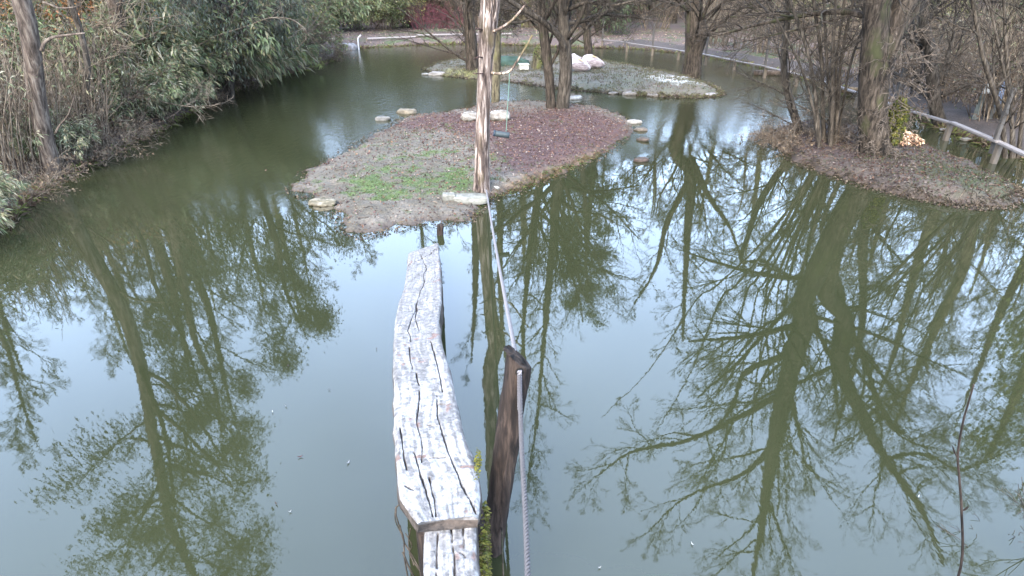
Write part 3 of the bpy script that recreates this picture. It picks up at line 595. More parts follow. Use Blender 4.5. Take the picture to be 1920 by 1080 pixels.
for i, (x, y) in enumerate([(14.2, 27.2), (16.5, 24.6), (18.0, 22.6), (19.0, 18.4), (18.5, 15.8), (17.6, 13.6), (12.0, 30.4), (9.4, 32.6)]):
    bush(['twiggy', 'twiggy_dark', 'bramble'][i % 3], x + 1.4, y + 1.6, rng.uniform(0, 6.28), [.9, .85, 1.4][i % 3], '%s on the far side of the right path, %s from the near end' % (['tan twiggy bush', 'brown twiggy bush', 'bramble tangle'][i % 3], ORD[i]), 'brush along the right path')
for i, (px, py) in enumerate([(1340, 78), (1392, 84), (1440, 92), (1500, 102), (1570, 112), (1585, 130), (1660, 140), (1700, 160), (1730, 150), (1790, 180), (1830, 178), (1872, 205), (1905, 215)]):
    q = G(px, py, .4); bush(['cane', 'twiggy', 'cane', 'twiggy_dark'][i % 4], q[0], q[1], i * 1.3, [1.0, .9, 1.1, .9][i % 4], '%s behind the right path, %s from the far end' % (['upright bare canes', 'bare tan bush', 'upright bare canes', 'bare brown bush'][i % 4], ORD[i]), 'thin brush behind the right path')
for i in range(64):                         # undergrowth further back in the wood
    a = R(rng.uniform(-38, 46)); d = rng.uniform(42, 58); k = ['twiggy', 'twiggy_dark', 'twiggy', 'small_leaf', 'laurel_dark'][i % 5]
    bush(k, math.sin(a) * d, math.cos(a) * d, rng.uniform(0, 6.28), rng.uniform(1.6, 2.4), KN[k] + ' deep in the far woods among bare trunks', KN[k] + ' in the far woods')
# ------------------------------------------------------------------ woods: bare trees
wood = []
for i, (h, r, l1, bk) in enumerate([(13, .2, 3.2, 'bark'), (15, .26, 3.8, 'bark_dark'), (11, .14, 2.4, 'bark'), (16, .3, 4.2, 'bark_moss'), (12, .16, 2.8, 'bark_tan')]):
    wood.append(standing('bare_tree', 'x', -60 - i, 60, h, r, 200 + i, bk, 24, l1, dict(BARE, max=4, cnt=[0, 6, 5, 3], rmin=.009), .22, zup=.5))
spots = []
for i in range(900):
    a = R(rng.uniform(-47, 52)); d = rng.uniform(33, 66); x, y = math.sin(a) * d, math.cos(a) * d
    if y < 38.5 and -11 < x < 15: continue
    if sdist(np.array([x]), np.array([y]), POND)[0] > -1.5 or abs(x - 5) + abs(y - 37.5) < 2: continue
    if all((x - u) ** 2 + (y - v) ** 2 > 8.5 for u, v in spots): spots.append((x, y))
    if len(spots) >= 96: break
spots += [(-14, 24.5), (-18, 18), (-12.5, 31), (-19, 27), (17.5, 15.5), (20, 12.5), (21, 22.5), (18.8, 25.5), (16.8, 30.5), (25, 18), (26, 26), (-20, 9), (15.5, 19.3), (24, 9)]
for i, (x, y) in enumerate(spots):
    o = wood[i % 5]; z = float(land_h(np.array([[x]]), np.array([[y]]))[0, 0]) - .05
    side = 'left' if x < -9 else ('right' if x > 12 else 'far')
    lb = ['%s bare tree', '%s broad dark bare tree', '%s small slender bare tree', '%s large mossy bare tree', '%s tan barked bare tree'][i % 5] % ('near' if y < 30 else 'distant')
    lb += {'left': ' in the woods behind the left bank', 'right': ' in the woods beyond the pale rail', 'far': ' in the woods beyond the far shore'}[side]
    gp = 'bare trees in the %s woods' % side; s = rng.uniform(.8, 1.15); rz = rng.uniform(0, 6.28)
    if i < 5: o.location = (x, y, z); o.rotation_euler = (0, 0, rz); o.scale = (s,) * 3; o['label'] = lb; o['group'] = gp
    else: copy_thing(o, (x, y, z), rz, s, lb, gp)
# ------------------------------------------------------------------ beam over the water
EL = np.array([(475, 765), (500, 763), (540, 757), (565, 747), (600, 740), (650, 737), (700, 738), (760, 738), (810, 739), (860, 742), (900, 745), (930, 750), (960, 768), (978, 783)], float)
ER = np.array([(455, 822), (500, 826), (560, 828), (600, 823), (640, 828), (680, 840), (720, 850), (760, 858), (810, 870), (850, 884), (880, 894), (920, 899), (955, 899), (968, 896)], float)
PL = dict(a=.88, y0=1.94, b=-.147)
def onplane(px, py, a, y0, b):
    d = ray(px, py); t = (a - b * y0 - H) / (d[2] - b * d[1]); return d * t + np.array([0, 0, H])
def seg_d(px, py, line):
    best = np.full(px.shape, 1e9)
    for (ax, ay), (bx, by) in zip(line[:-1], line[1:]):
        ex, ey = bx - ax, by - ay; t = np.clip(((px - ax) * ex + (py - ay) * ey) / (ex * ex + ey * ey), 0, 1)
        best = np.minimum(best, np.hypot(px - ax - t * ex, py - ay - t * ey))
    return best
CR = [[(789, 479), (799, 504), (793, 534), (783, 562), (775, 596), (765, 618), (772, 640)], [(783, 562), (780, 590), (785, 620)], [(769, 650), (770, 676), (774, 690)], [(780, 700), (786, 722)],
      [(818, 740), (820, 778), (832, 822), (848, 863), (864, 910), (879, 935)], [(785, 735), (782, 797), (791, 834), (791, 866)], [(775, 847), (784, 870), (794, 904), (810, 967)], [(804, 897), (812, 930), (816, 967)],
      [(862, 905), (885, 940), (893, 962)], [(765, 498), (800, 480), (822, 466)], [(800, 797), (820, 800)], [(806, 859), (836, 858)], [(822, 757), (838, 756)], [(760, 911), (776, 919)], [(808, 640), (822, 690), (830, 735)], [(752, 800), (757, 850), (762, 880)]]
def beam(name, label, EL, ER, pl, y0, y1, slant, thick, nu, nv, cracks, seed, white):
    """old beam: top face traced edge to edge on its sloping plane, sides and ends with real thickness"""
    v = np.linspace(0, 1, nv); L = []; 
    g = 10; u = np.linspace(0, 1, nu); rows = []; us = []; 
    for vi in v:
        yl = y0[0] + (y1[0] - y0[0]) * vi; yr = y0[1] + (y1[1] - y0[1]) * vi
        xl = np.interp(yl, EL[:, 0], EL[:, 1]); xr = np.interp(yr, ER[:, 0], ER[:, 1])
        row = [onplane(xl + (xr - xl) * ui, yl + (yr - yl) * ui, **pl) for ui in u]; rows.append(row)
        us.append([(xl + (xr - xl) * ui, yl + (yr - yl) * ui) for ui in u])
    Tp = np.array(rows); PX = np.array(us)
    # bevelled section: side strips below the top face
    down_ = np.array([0, 0, -1.0]); nz_ = fbm(Tp.reshape(-1, 3) * np.array([1, .25, .2]), 16, 4, seed).reshape(nv, nu)
    cr = np.zeros((nv, nu))
    for c in cracks:
        d = seg_d(PX[..., 0] + nz_ * 4, PX[..., 1] + vn(Tp.reshape(-1, 3), 30, seed).reshape(nv, nu) * 3, c); wpx = (.55 + 1.25 * np.clip((PX[..., 1] - 450) / 500, 0, 1)) * (.75 + .6 * vn(Tp.reshape(-1, 3), 14, seed + 9).reshape(nv, nu)); cr = np.maximum(cr, np.clip(1.35 - d / np.maximum(wpx, .25), 0, 1))
    n2 = fbm(Tp.reshape(-1, 3), 9, 4, seed + 3).reshape(nv, nu); n3 = fbm(Tp.reshape(-1, 3) * np.array([1, .12, .1]), 55, 3, seed + 4).reshape(nv, nu)
    top = Tp.copy(); top[..., 2] += n2 * .007 + nz_ * .005 + n3 * .003 - cr * .028
    edge = np.minimum(u, 1 - u)[None] * np.linalg.norm(Tp[:, -1] - Tp[:, 0], axis=1)[:, None]; top[..., 2] -= np.clip(1 - edge / .025, 0, 1) ** 2 * .018
    ns = 8; secs = [top]
    Rr = []; Lr = []
    for k in range(1, ns + 1):
        dz = (thick * (1 - v) + min(thick, .05) * v) * k / ns; wob = .012 * math.sin(k * 1.3); s1 = vn(top[:, -1] + dz[:, None], 9, seed + 7) * .012; s0 = vn(top[:, 0] + dz[:, None], 9, seed + 8) * .012
        Rr.append(top[:, -1] + np.column_stack([.004 + s1, 0 * s1, -dz])); Lr.append(top[:, 0] + np.column_stack([-.004 - s0, 0 * s0, -dz]))
    ring = np.concatenate([np.stack(Lr[::-1], 1), top, np.stack(Rr, 1)], 1)   # nv x m x 3
    m_ = ring.shape[1]; V = ring.reshape(-1, 3); i = np.arange(nv - 1)[:, None] * m_ + np.arange(m_ - 1)[None]
    Q = [np.stack([i, i + m_, i + m_ + 1, i + 1], -1).reshape(-1, 4)]
    j = np.arange(nv - 1) * m_; Q.append(np.stack([j, j + m_ - 1, j + 2 * m_ - 1, j + m_], -1))        # underside
    Ve = [V]; off = len(V)
    for e in (0, nv - 1):                       # end grain
        c = ring[e].mean(0)[None]; Ve.append(c); a = e * m_ + np.arange(m_); Q_ = np.stack([np.full(m_, off), a, np.roll(a, -1)], -1); Q.append(Q_); off += 1
    V = np.concatenate(Ve)
    # colour: grey wood, pale crust of droppings, dark cracks, brown sides
    n = nv * m_; vv = np.repeat(np.linspace(0, 1, nv), m_)
    al = np.concatenate([[0], np.cumsum(np.linalg.norm(np.diff(top[:, nu // 2], axis=0), axis=1))]); P = np.column_stack([np.tile(np.arange(m_) / nu * .36, nv) + np.repeat(.012 * np.sin(al * 5) + .008 * np.sin(al * 13 + 1), m_), np.repeat(al, m_), np.zeros(n)])
    a = fbm(P * np.array([1, .5, 1]), 6, 5, seed + 20); b_ = fbm(P, 38, 4, seed + 21); g_ = fbm(P * np.array([1, .06, 1]), 75, 4, seed + 22)
    wood_ = lerp3((.115, .105, .098), (.17, .157, .148), b_ * .9 + .5 + g_ * 1.3); 
    wf = (white(vv) + a * .9 + b_ * .45 + g_ * .9); c = lerp3(wood_, (.225, .213, .203), wf * 2.0 + .15 + g_ * .9 + b_ * .7); c = lerp3(c, (.105, .09, .075), (fbm(P * np.array([1, .22, 1]), 5, 4, seed + 40) - .25) * 2.5 * (1 - .5 * vv))
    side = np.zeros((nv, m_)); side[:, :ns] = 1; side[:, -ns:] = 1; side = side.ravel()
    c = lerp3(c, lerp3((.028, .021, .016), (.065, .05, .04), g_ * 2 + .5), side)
    crf = np.zeros((nv, m_)); crf[:, ns:ns + nu] = cr; c = lerp3(c, (.035, .024, .02), crf.ravel() * 1.2)
    c = lerp3(c, (.13, .085, .07), ((fbm(P, 12, 3, seed + 30) - .52) * 8) * (1 - side))
    c = np.vstack([c, [[.06, .045, .035]] * 2])
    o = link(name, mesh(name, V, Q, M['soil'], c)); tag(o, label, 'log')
    return o
beam('beam_log', 'long weathered grey beam crusted with white droppings, leading over the water to the island', EL, ER, PL, (475, 455), (978, 968), 0, .24, 110, 760, CR, 5, lambda v: np.clip(v * 1.7 - .82, -.7, .36))
L2 = np.array([(966, 800), (990, 797), (1020, 794), (1060, 793), (1100, 796), (1260, 800)], float); R2 = np.array([(960, 893), (1000, 893), (1040, 892), (1080, 896), (1260, 915)], float)
beam('lower_log', 'shorter cracked white-stained log tucked under the near end of the long beam', L2, R2, dict(a=.815, y0=1.9, b=-.0), (968, 960), (1250, 1240), 0, .20, 40, 120,
     [[(845, 970), (846, 1010), (852, 1050), (850, 1100)], [(866, 968), (868, 1010), (867, 1040)], [(858, 1035), (868, 1038), (872, 1045)], [(838, 968), (842, 990)], [(820, 1000), (818, 1080)]], 9, lambda v: -.02 + 0 * v)
# wooden prop below the beam end, with moss
c = onplane(838, 985, .66, 1.8, 0); rng = np.random.default_rng(3)
T = Tubes(); ps = [(c[0] + .0, c[1] + .12, -.5), (c[0], c[1] + .11, .1), (c[0] + .005, c[1] + .10, .6)]
o = thing('support_post', 'short mossy wooden post propping the near end of the long beam', 'post', (0, 0, 0))
T.add(spline(ps, 14), np.full(14, .175), 20); part('post_shaft', T.mesh('post_shaft', M['post'], .12, 7), o)
P = rng.uniform(0, 1, (3800, 3)); X = np.column_stack([c[0] + .145 + P[:, 0] * .035, c[1] - .12 + P[:, 1] * .36, .02 + P[:, 2] * .58]); keep = fbm(X, 9, 3, 5) > -.05; X = X[keep]
V, Tr, C = leaves(X, np.tile([.9, -.1, .3], (len(X), 1)), .028, .008, rng, .2, [(.10, .10, .015), (.06, .065, .015), (.16, .14, .03), (.07, .05, .02)])
part('moss', mesh('moss', V, [Tr], M['leaf'], C, smooth=False), o)
e = onplane(892, 862, .86, 2.4, -.147); X = e + rng.normal(0, 1, (150, 3)) * np.array([.008, .045, .022]) + np.array([.004, 0, -.03])
V, Tr, C = leaves(X, np.tile([.8, 0, .4], (len(X), 1)), .018, .005, rng, 0, [(.11, .10, .012), (.07, .07, .015)])
tag(link('moss_tuft', mesh('moss_tuft', V, [Tr], M['leaf'], C, smooth=False)), 'small bright yellow moss tuft on the right edge of the long beam', 'moss', None, 'stuff')
# dead stems and thin wire hanging beside the near end
T = Tubes()
for q, w in [([(762, 930), (742, 955), (748, 985), (757, 1010), (758, 1045), (766, 1090)], .004), ([(750, 985), (757, 1015), (775, 1045), (788, 1070)], .0035), ([(755, 1035), (765, 1060), (780, 1090)], .005), ([(770, 990), (766, 1020), (776, 1060)], .003), ([(742, 950), (741, 975), (752, 1000)], .003), ([(760, 1000), (772, 1022), (768, 1040), (790, 1075)], .0025)]:
    T.add(spline([onplane(x, y, .62 - (y - 930) * .0012, 1.9, 0) for x, y in q], 12), w, 5)
tag(link('twig_tangle', T.mesh('twig_tangle', M['bark_dark'])), 'tangle of thin dark dead twigs hanging left of the beam end', 'dead twigs', None, 'stuff')
# ------------------------------------------------------------------ leaning rope post and rope
b = G(924, 1030); top = AT(973, 668, b[1] + .02)
def lathe(pts, rad, k, name, mat, rough=.06, rs=9, col=(1, 1, 1)):
    T = Tubes(); q = spline(np.column_stack([pts, rad]), 110); T.add(q[:, :3], q[:, 3], k, col); return T.mesh(name, mat, rough, rs)
tipv = AT(966, 648, b[1] + .02)
o = thing('rope_post', 'dark brown leaning post standing in the water beside the long beam', 'post', (0, 0, 0))
bb = b.copy(); bb[2] = -.6; bb[0] -= .02
part('post_shaft', lathe([bb, b, b * .6 + top * .4, b * .25 + top * .75, top, tipv], [.060, .060, .064, .066, .064, .060], 44, 'post_shaft', M['post'], .20, 22), o)
hole = AT(974, 702, b[1] - .062)
_pm = bpy.data.objects['post_shaft.001' if 'post_shaft.001' in bpy.data.objects else 'post_shaft'].data; _v = np.zeros(len(_pm.vertices) * 3, np.float32); _pm.vertices.foreach_get('co', _v); _v = _v.reshape(-1, 3)
_k = _v[:, 2] > .5; _lim = tipv[2] - .01 - np.clip(_v[:, 0] - (tipv[0] - .03), 0, 1) * 1.05 - np.abs(_v[:, 1] - b[1]) * .25; _v[_k, 2] = np.minimum(_v[_k, 2], _lim[_k]); _pm.vertices.foreach_set('co', _v.ravel()); _pm.update()
T = Tubes(); T.add([hole + np.array([0, .03, .004]), hole + np.array([0, .006, .004])], .021, 12, (.2, .2, .2)); part('rope_hole', T.mesh('rope_hole', M['bark_dark']), o)
def rope(path, rad, pitch, col, T, k=6, strands=3):
    P = np.asarray(path); d = np.concatenate([[0], np.cumsum(np.linalg.norm(np.diff(P, axis=0), axis=1))]); n = int(d[-1] / (pitch / 9)) + 2
    s = np.linspace(0, d[-1], n); X = np.column_stack([np.interp(s, d, P[:, i]) for i in range(3)]); t = np.gradient(X, axis=0); t /= np.linalg.norm(t, axis=1, keepdims=True)
    U = np.cross(t, [1., 0.1, .2]); U /= np.linalg.norm(U, axis=1, keepdims=True); Wv = np.cross(t, U)
    for k_ in range(strands):
        a = s / pitch * 2 * math.pi + k_ * 2 * math.pi / strands; T.add(X + (U * np.cos(a)[:, None] + Wv * np.sin(a)[:, None]) * rad * .62, rad * .46, k, col)
pb = on(hm, 903, 352); knot = AT(912, 357, pb[1] - .16)
T = Tubes()
backp = AT(966, 660, b[1] + .07)
fa = np.array([knot * (1 - t) + backp * t + np.array([0, 0, -.05 * math.sin(math.pi * t)]) for t in np.linspace(0, 1, 30)])
rope(fa, .012, .075, (.13, .12, .12), T, 5)
n0 = hole + np.array([0, .02, 0]); n1 = onplane(978, 830, 1.16, 2.2, 0); n2 = onplane(985, 960, 1.12, 2.0, 0); n3 = onplane(990, 1090, 1.12, 1.8, 0); n4 = onplane(994, 1250, 1.15, 1.5, 0)
rope(spline([n0, n1, n2, n3, n4], 40), 0.0112, .05, (.062, .058, .059), T, 6)
ro = thing('rope', 'twisted pale grey rope tied to the dead post and threaded through the leaning post', 'rope')
mr_ = T.mesh('rope_strands', M['rope']); part('rope_strands', mr_, ro)
T = Tubes(); rope([np.array([n0[0], n0[1] - .012, n0[2] + .02]), np.array([n0[0] + .002, n0[1] - .02, n0[2] - .22])], .012, .05, (.15, .14, .145), T, 6); part('pale_rope_end', T.mesh('pale_rope_end', M['rope']), ro)
T = Tubes(); w0 = AT(941, 990, b[1] - .05); T.add(spline([w0, AT(942, 1030, b[1] - .2), AT(944, 1090, b[1] - .35), AT(945, 1200, b[1] - .5)], 12), .0045, 6)
tag(link('dark_cable', T.mesh('dark_cable', M['bark_dark'])), 'thin dark cable running down from the foot of the leaning rope post', 'cable')
# ------------------------------------------------------------------ dead post on the main island
b = pb.copy(); Y = b[1]; o = thing('dead_post', 'tall barkless dead trunk with peeling strips, standing on the front edge of the main island', 'dead trunk')
pts = [down(b, .3), b, AT(903, 300, Y), AT(906, 210, Y), AT(910, 120, Y), AT(914, 50, Y), AT(918, -10, Y), RF(919, 700, Y), RF(921, 780, Y), RF(922, 860, Y), RF(924, 930, Y)]
rad = [.15, .125, .108, .10, .108, .125, .132, .13, .13, .12, .10]
T = Tubes(); q = spline(np.column_stack([pts, rad]), 110); T.add(q[:, :3], q[:, 3], 40); part('trunk', T.mesh('trunk', M['dead'], .22, 15), o)
rng = np.random.default_rng(12)
for i in range(34):                             # splintered strips standing proud
    a = rng.uniform(-2.9, .3); f = rng.uniform(.06, .62); n = 8; ln_ = rng.uniform(.04, .13); P = []
    for t in np.linspace(f, f + ln_, n):
        k = min(int(t * 109), 108); c = q[k]; rr = c[3] * (1.0 + .06 * abs(t - f) / ln_ * rng.uniform(0, 1)); P.append(c[:3] + np.array([math.cos(a) * rr, math.sin(a) * rr, 0])); a += rng.normal(0, .02)
    T = Tubes(); w = rng.uniform(.004, .010); sh = rng.choice([.4, .8, 1.2, 1.6]); T.add(P, np.array([.3, .8, 1, 1, 1, .8, .5, .15]) * w, 4, (sh, sh * .96, sh * .92)); part('bark_strip', T.mesh('bark_strip', M['dead']), o)
def stub(p0, pts_, w, mat='dead', name='branch_stub', col=(1, 1, 1), par=None):
    T = Tubes(); P = spline([p0] + pts_, 10); T.add(P, np.linspace(w, w * .45, 10), 7, col); m_ = part(name, T.mesh(name, M[mat], .1, 20), par or o); return m_
stub(AT(905, 56, Y - .1), [AT(893, 54, Y - .2), AT(889, 62, Y - .22)], .012, col=(.4, .3, .3)); stub(AT(905, 108, Y - .1), [AT(896, 107, Y - .2), AT(887, 112, Y - .25)], .011, col=(.4, .3, .3))
stub(AT(900, 60, Y - .1), [AT(897, 45, Y - .15), AT(897, 32, Y - .15)], .012, col=(1.4, 1.3, 1.2)); stub(AT(905, 138, Y - .1), [AT(892, 138, Y - .2), AT(886, 137, Y - .2)], .009, col=(.4, .3, .3))
T = Tubes(); ps = [AT(918, 62, Y - .05), AT(940, 52, Y - .15), AT(960, 38, Y - .2), AT(972, 25, Y - .2), AT(984, 10, Y - .2)]; T.add(spline(ps, 14), np.linspace(.02, .012, 14), 7, (1.5, 1.45, 1.4)); part('upper_branch', T.mesh('upper_branch', M['dead'], .1, 20), o)
T = Tubes(); ps = [AT(905, 134, Y + .02), AT(935, 138, Y - .1), AT(955, 134, Y - .15), AT(966, 120, Y - .15), AT(985, 90, Y - .15), AT(998, 66, Y - .15)]; T.add(spline(ps, 20), np.linspace(.02, .013, 20), 7, (1.5, 1.5, 1.35)); part('lower_branch', T.mesh('lower_branch', M['dead'], .1, 20), o)
# hanging tube feeder on a green cord
o = thing('hanging_tube', 'dark green tube hanging on a thin green cord right of the dead post', 'swing')
Yh = Y - .15; a0 = AT(956, 133, Yh); a1 = AT(953, 180, Yh); a2 = AT(949, 246, Yh)
T = Tubes(); T.add(spline([a0, a1, a2], 10), .006, 5); mcord = T.mesh('cord', M['plain']); 
at_ = mcord.attributes.new('Col', 'FLOAT_COLOR', 'POINT') if 'Col' not in mcord.attributes else mcord.attributes['Col']; at_.data.foreach_set('color', np.tile([.08, .13, .10, 1], len(mcord.vertices)).astype(np.float32)); part('cord', mcord, o)
T = Tubes(); c0 = AT(927, 250, Yh); c1 = AT(955, 254, Yh); T.add(spline([c0, c1], 5), .042, 16, (.022, .030, .032)); part('tube', T.mesh('tube', M['plain']), o)
T = Tubes(); T.add(spline([c0 + np.array([-.015, 0, .004]), c0 + np.array([.012, 0, 0])], 3), .046, 16, (.012, .02, .03)); part('end_cap', T.mesh('end_cap', M['plain']), o)
# ------------------------------------------------------------------ stones
import bmesh
def ico(sub):
    bm = bmesh.new(); bmesh.ops.create_icosphere(bm, subdivisions=sub, radius=1); V = np.array([v.co[:] for v in bm.verts]); Fc = np.array([[v.index for v in f.verts] for f in bm.faces]); bm.free(); return V, Fc
ICO3 = ico(4); ICO2 = ico(3)
def rock(label, p, size, seed, col=(.30, .28, .26), col2=(.2, .18, .16), name='stone', cat='stone', rz=0, flat=.0, group=None, box=.22, sub=ICO3):
    V, Fc = sub; V = V.copy(); n = fbm(V + seed * 3.1, 1.3, 3, seed)[:, None]; n2 = fbm(V + seed, 5, 3, seed + 1)[:, None]
    B = np.sign(V) * np.abs(V) ** (1 - box * .55); V = B * (1 + n * .42 + n2 * .14)
    V[:, 2] = np.clip(V[:, 2], -.9, .8 + n2[:, 0] * .4)
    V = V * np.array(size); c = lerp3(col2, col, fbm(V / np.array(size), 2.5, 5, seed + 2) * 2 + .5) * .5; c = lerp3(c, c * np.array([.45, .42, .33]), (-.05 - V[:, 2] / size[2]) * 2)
    o = link(name, mesh(name, V, [Fc], M['stone'], c)); o.location = p; o.rotation_euler = (0, 0, rz); return tag(o, label, cat, group)
WH = (.42, .39, .35)
p = on(hm, 881, 228); rock('white rock left of the dead post on the main island', p + np.array([0, .1, .08]), (.20, .15, .13), 1, WH, (.2, .17, .14), rz=.2)
p = on(hm, 938, 227); rock('rounded white rock right of the dead post on the main island', p + np.array([0, .1, .09]), (.21, .16, .14), 2, WH, (.22, .19, .16))
p = G(605, 383); rock('flat round pale stone at the left front shore of the main island', p + np.array([0, 0, .03]), (.20, .13, .055), 3, (.30, .26, .19), (.12, .10, .06), box=.1)
p = G(604, 390); rock('dark stone under the flat round one at the left front shore', p + np.array([0.02, 0.02, -.03]), (.21, .14, .05), 4, (.14, .11, .06), (.06, .05, .03), box=.1)
for (px, py, w, lb, cc, sd_) in [(718, 223, 16, 'thin pale stone in the water behind the left shore of the main island', (.26, .24, .21), 5), (764, 210, 20, 'tan stone at the back left shore of the main island', (.30, .25, .18), 6), (1079, 184, 14, 'flat white stone in the channel right of the twin trunks', (.5, .47, .42), 7),
        (1188, 229, 15, 'pale flat stone at the right tip of the main island', (.38, .35, .31), 8), (1202, 243, 12, 'tan stone just beyond the right tip of the main island', (.19, .155, .12), 9), (1206, 262, 12, 'small dark tan stone in the water below the right tip', (.11, .085, .065), 10), (1203, 300, 14, 'brownish stone in the water right of the main island', (.10, .07, .055), 11),
        (820, 139, 16, 'narrow white stone at the left front edge of the back island', (.42, .38, .34), 12), (797, 139, 7, 'tiny white stone in the water left of the back island', (.4, .38, .34), 13), (1150, 175, 9, 'pale stone under the back island front bank', (.3, .26, .22), 14), (1182, 176, 15, 'long pale stone under the back island front bank', (.32, .28, .24), 15), (1225, 179, 11, 'grey stone under the back island front bank below the white patch', (.26, .23, .2), 16),
        (1332, 178, 12, 'white stone at the right tip of the back island', (.42, .38, .36), 17), (1345, 176, 7, 'small grey stone at the right tip of the back island', (.25, .22, .2), 18), (1829, 364, 13, 'pale stone on the front shore of the right island', (.40, .37, .33), 19), (655, 91, 18, 'grey boulder at the far left corner of the pond', (.28, .27, .28), 20), (638, 92, 6, 'small white stone left of the far grey boulder', (.4, .4, .4), 21),
        (735, 84, 8, 'tan stone on the far shore edge', (.25, .2, .15), 22), (752, 84, 8, 'small tan stone right of another on the far shore edge', (.28, .22, .18), 23), (1769, 243, 8, 'pale stone at the foot of the grey bank tree', (.3, .28, .25), 24), (1812, 262, 12, 'pale stone on the shore below the rail', (.28, .25, .2), 25), (857, 362, 14, 'small stone half buried left of the dead post foot', (.24, .22, .2), 26)]:
    p = G(px, py, .02); zc = p[1] * cp + H * sp_; w = w * zc / F
    if 'island' in lb and 'back island' not in lb and py > 355: p = G(px, py, .08)
    rock(lb, p, (w, w * .62, max(w * .36, .035) if sd_ != 20 else w * .6), sd_, cc, tuple(x * .55 for x in cc), sub=ICO2, rz=(sd_ * 37 % 10 - 5) * .12)
# grey slabs at the foot of the dead post
def slab(label, px, py, w, d, h, rz, seed, col=(.17, .165, .14)):
    p = on(hm, px, py); V, Fc = ICO3; V = np.sign(V) * np.abs(V) ** .35; V = V * (1 + fbm(V + seed, 2, 3, seed)[:, None] * .08) * np.array([w, d, h]); V[:, 2] += fbm(V * np.array([1, 4, 1]), 14, 3, seed) * .01
    c = lerp3((.09, .085, .07), col, fbm(V * np.array([.3, 1, 1]), 18, 4, seed) * 2 + .6); o = link('stone_slab', mesh('stone_slab', V, [Fc], M['stone'], c)); o.location = p + np.array([0, 0, h * .5]); o.rotation_euler = (0, .03, rz); return tag(o, label, 'stone slab')
slab('small mossy grey slab left of the dead post foot', 842, 372, .10, .07, .05, .2, 31); slab('long grey slab lying in front of the dead post foot', 882, 376, .26, .13, .055, .1, 32); slab('narrow pale slab under the rope at the dead post foot', 920, 358, .13, .06, .05, .3, 33, (.32, .29, .25))
# ------------------------------------------------------------------ stub, twigs and floating things in the water
p = G(825, 440); T = Tubes(); T.add(spline([p + np.array([0, 0, -.4]), p + np.array([0, .01, 0]), AT(826, 421, p[1])], 10), [.045] * 9 + [.036], 12)
tag(link('stump_post', T.mesh('stump_post', M['post'], .15, 14)), 'short dark stump post in the water below the main island', 'post')
p = G(1800, 1100); T = Tubes(); Yt = p[1]; q = [p - np.array([0, 0, .3]), AT(1802, 1060, Yt), AT(1803, 960, Yt), AT(1799, 900, Yt), AT(1796, 850, Yt), AT(1806, 790, Yt), AT(1816, 755, Yt), AT(1826, 720, Yt)]
T.add(spline(q, 30), np.linspace(.007, .0035, 30), 6, (.45, .4, .42)); T.add(spline([AT(1797, 860, Yt), AT(1790, 848, Yt), AT(1786, 836, Yt)], 6), [.004] * 5 + [.002], 4, (.45, .4, .42)); T.add(spline([AT(1802, 958, Yt), AT(1810, 955, Yt), AT(1815, 950, Yt)], 6), [.005] * 5 + [.003], 4, (.45, .4, .42))
tag(link('bare_twig', T.mesh('bare_twig', M['bark_dark'])), 'single thin dark twig standing upright in the water at lower right', 'twig')
rng = np.random.default_rng(91); T = Tubes(); tp = []; P0 = AT(2010, 1080, 2.5)
for i in range(9): grow(T, P0 + rng.normal(0, .05, 3), nrm(np.array([-1, rng.uniform(-.5, .3), rng.uniform(-.15, .45)])), rng.uniform(.5, .85), .006, 0, dict(seg=[6, 4, 3], wander=[.12, .16, .2], up=[0, 0, 0], sides=[4, 3, 3], cnt=[0, 5, 3], ang=(.2, .6), ratio=.5, rmin=.0018, max=3), rng, tp)
T.add(spline([P0 + np.array([.5, .1, -.9]), P0 + np.array([.15, 0, -.2]), P0], 6), .014, 6)
tag(link('bare_branch', T.mesh('bare_branch', M['bark_dark'])), 'fine bare twigs of a branch reaching in at the lower right corner', 'branch')
FL = [(563, 857, 10, (.09, .03, .03), 'dark red fallen leaf floating on the open water left of the beam'), (540, 687, 8, (.05, .04, .04), 'dark twig fragment floating far left of the middle of the beam'), (617, 731, 5, (.10, .1, .1), 'tiny grey leaf floating left of the beam middle'), (653, 868, 9, (.25, .26, .28), 'faint pale stalk floating left of the beam end'), (518, 945, 8, (.07, .045, .03), 'brown leaf floating near the lower left tree reflection'), (544, 960, 6, (.5, .5, .48), 'white feather scrap floating beside the brown leaf'), (511, 773, 6, (.5, .5, .48), 'white feather scrap floating beside the left crown reflection'), (657, 497, 4, (.06, .05, .05), 'small dark speck floating below the island front'), (706, 655, 5, (.06, .04, .03), 'small dark twig piece floating just left of the beam'),
      (536, 762, 6, (.2, .2, .2), 'thin grey stalk floating in the open water'), (1722, 932, 8, (.55, .55, .53), 'white feather floating left of the upright twig'), (1298, 1021, 7, (.5, .5, .48), 'white feather floating at the bottom right of centre'), (1124, 1065, 7, (.4, .4, .4), 'pale feather floating near the bottom edge'), (498, 320, 8, (.28, .18, .13), 'reddish leaf floating left of the main island'), (1438, 192, 8, (.4, .38, .34), 'pale leaf floating in the channel before the right island'), (1384, 178, 6, (.5, .5, .46), 'white scrap floating right of the back island tip')]
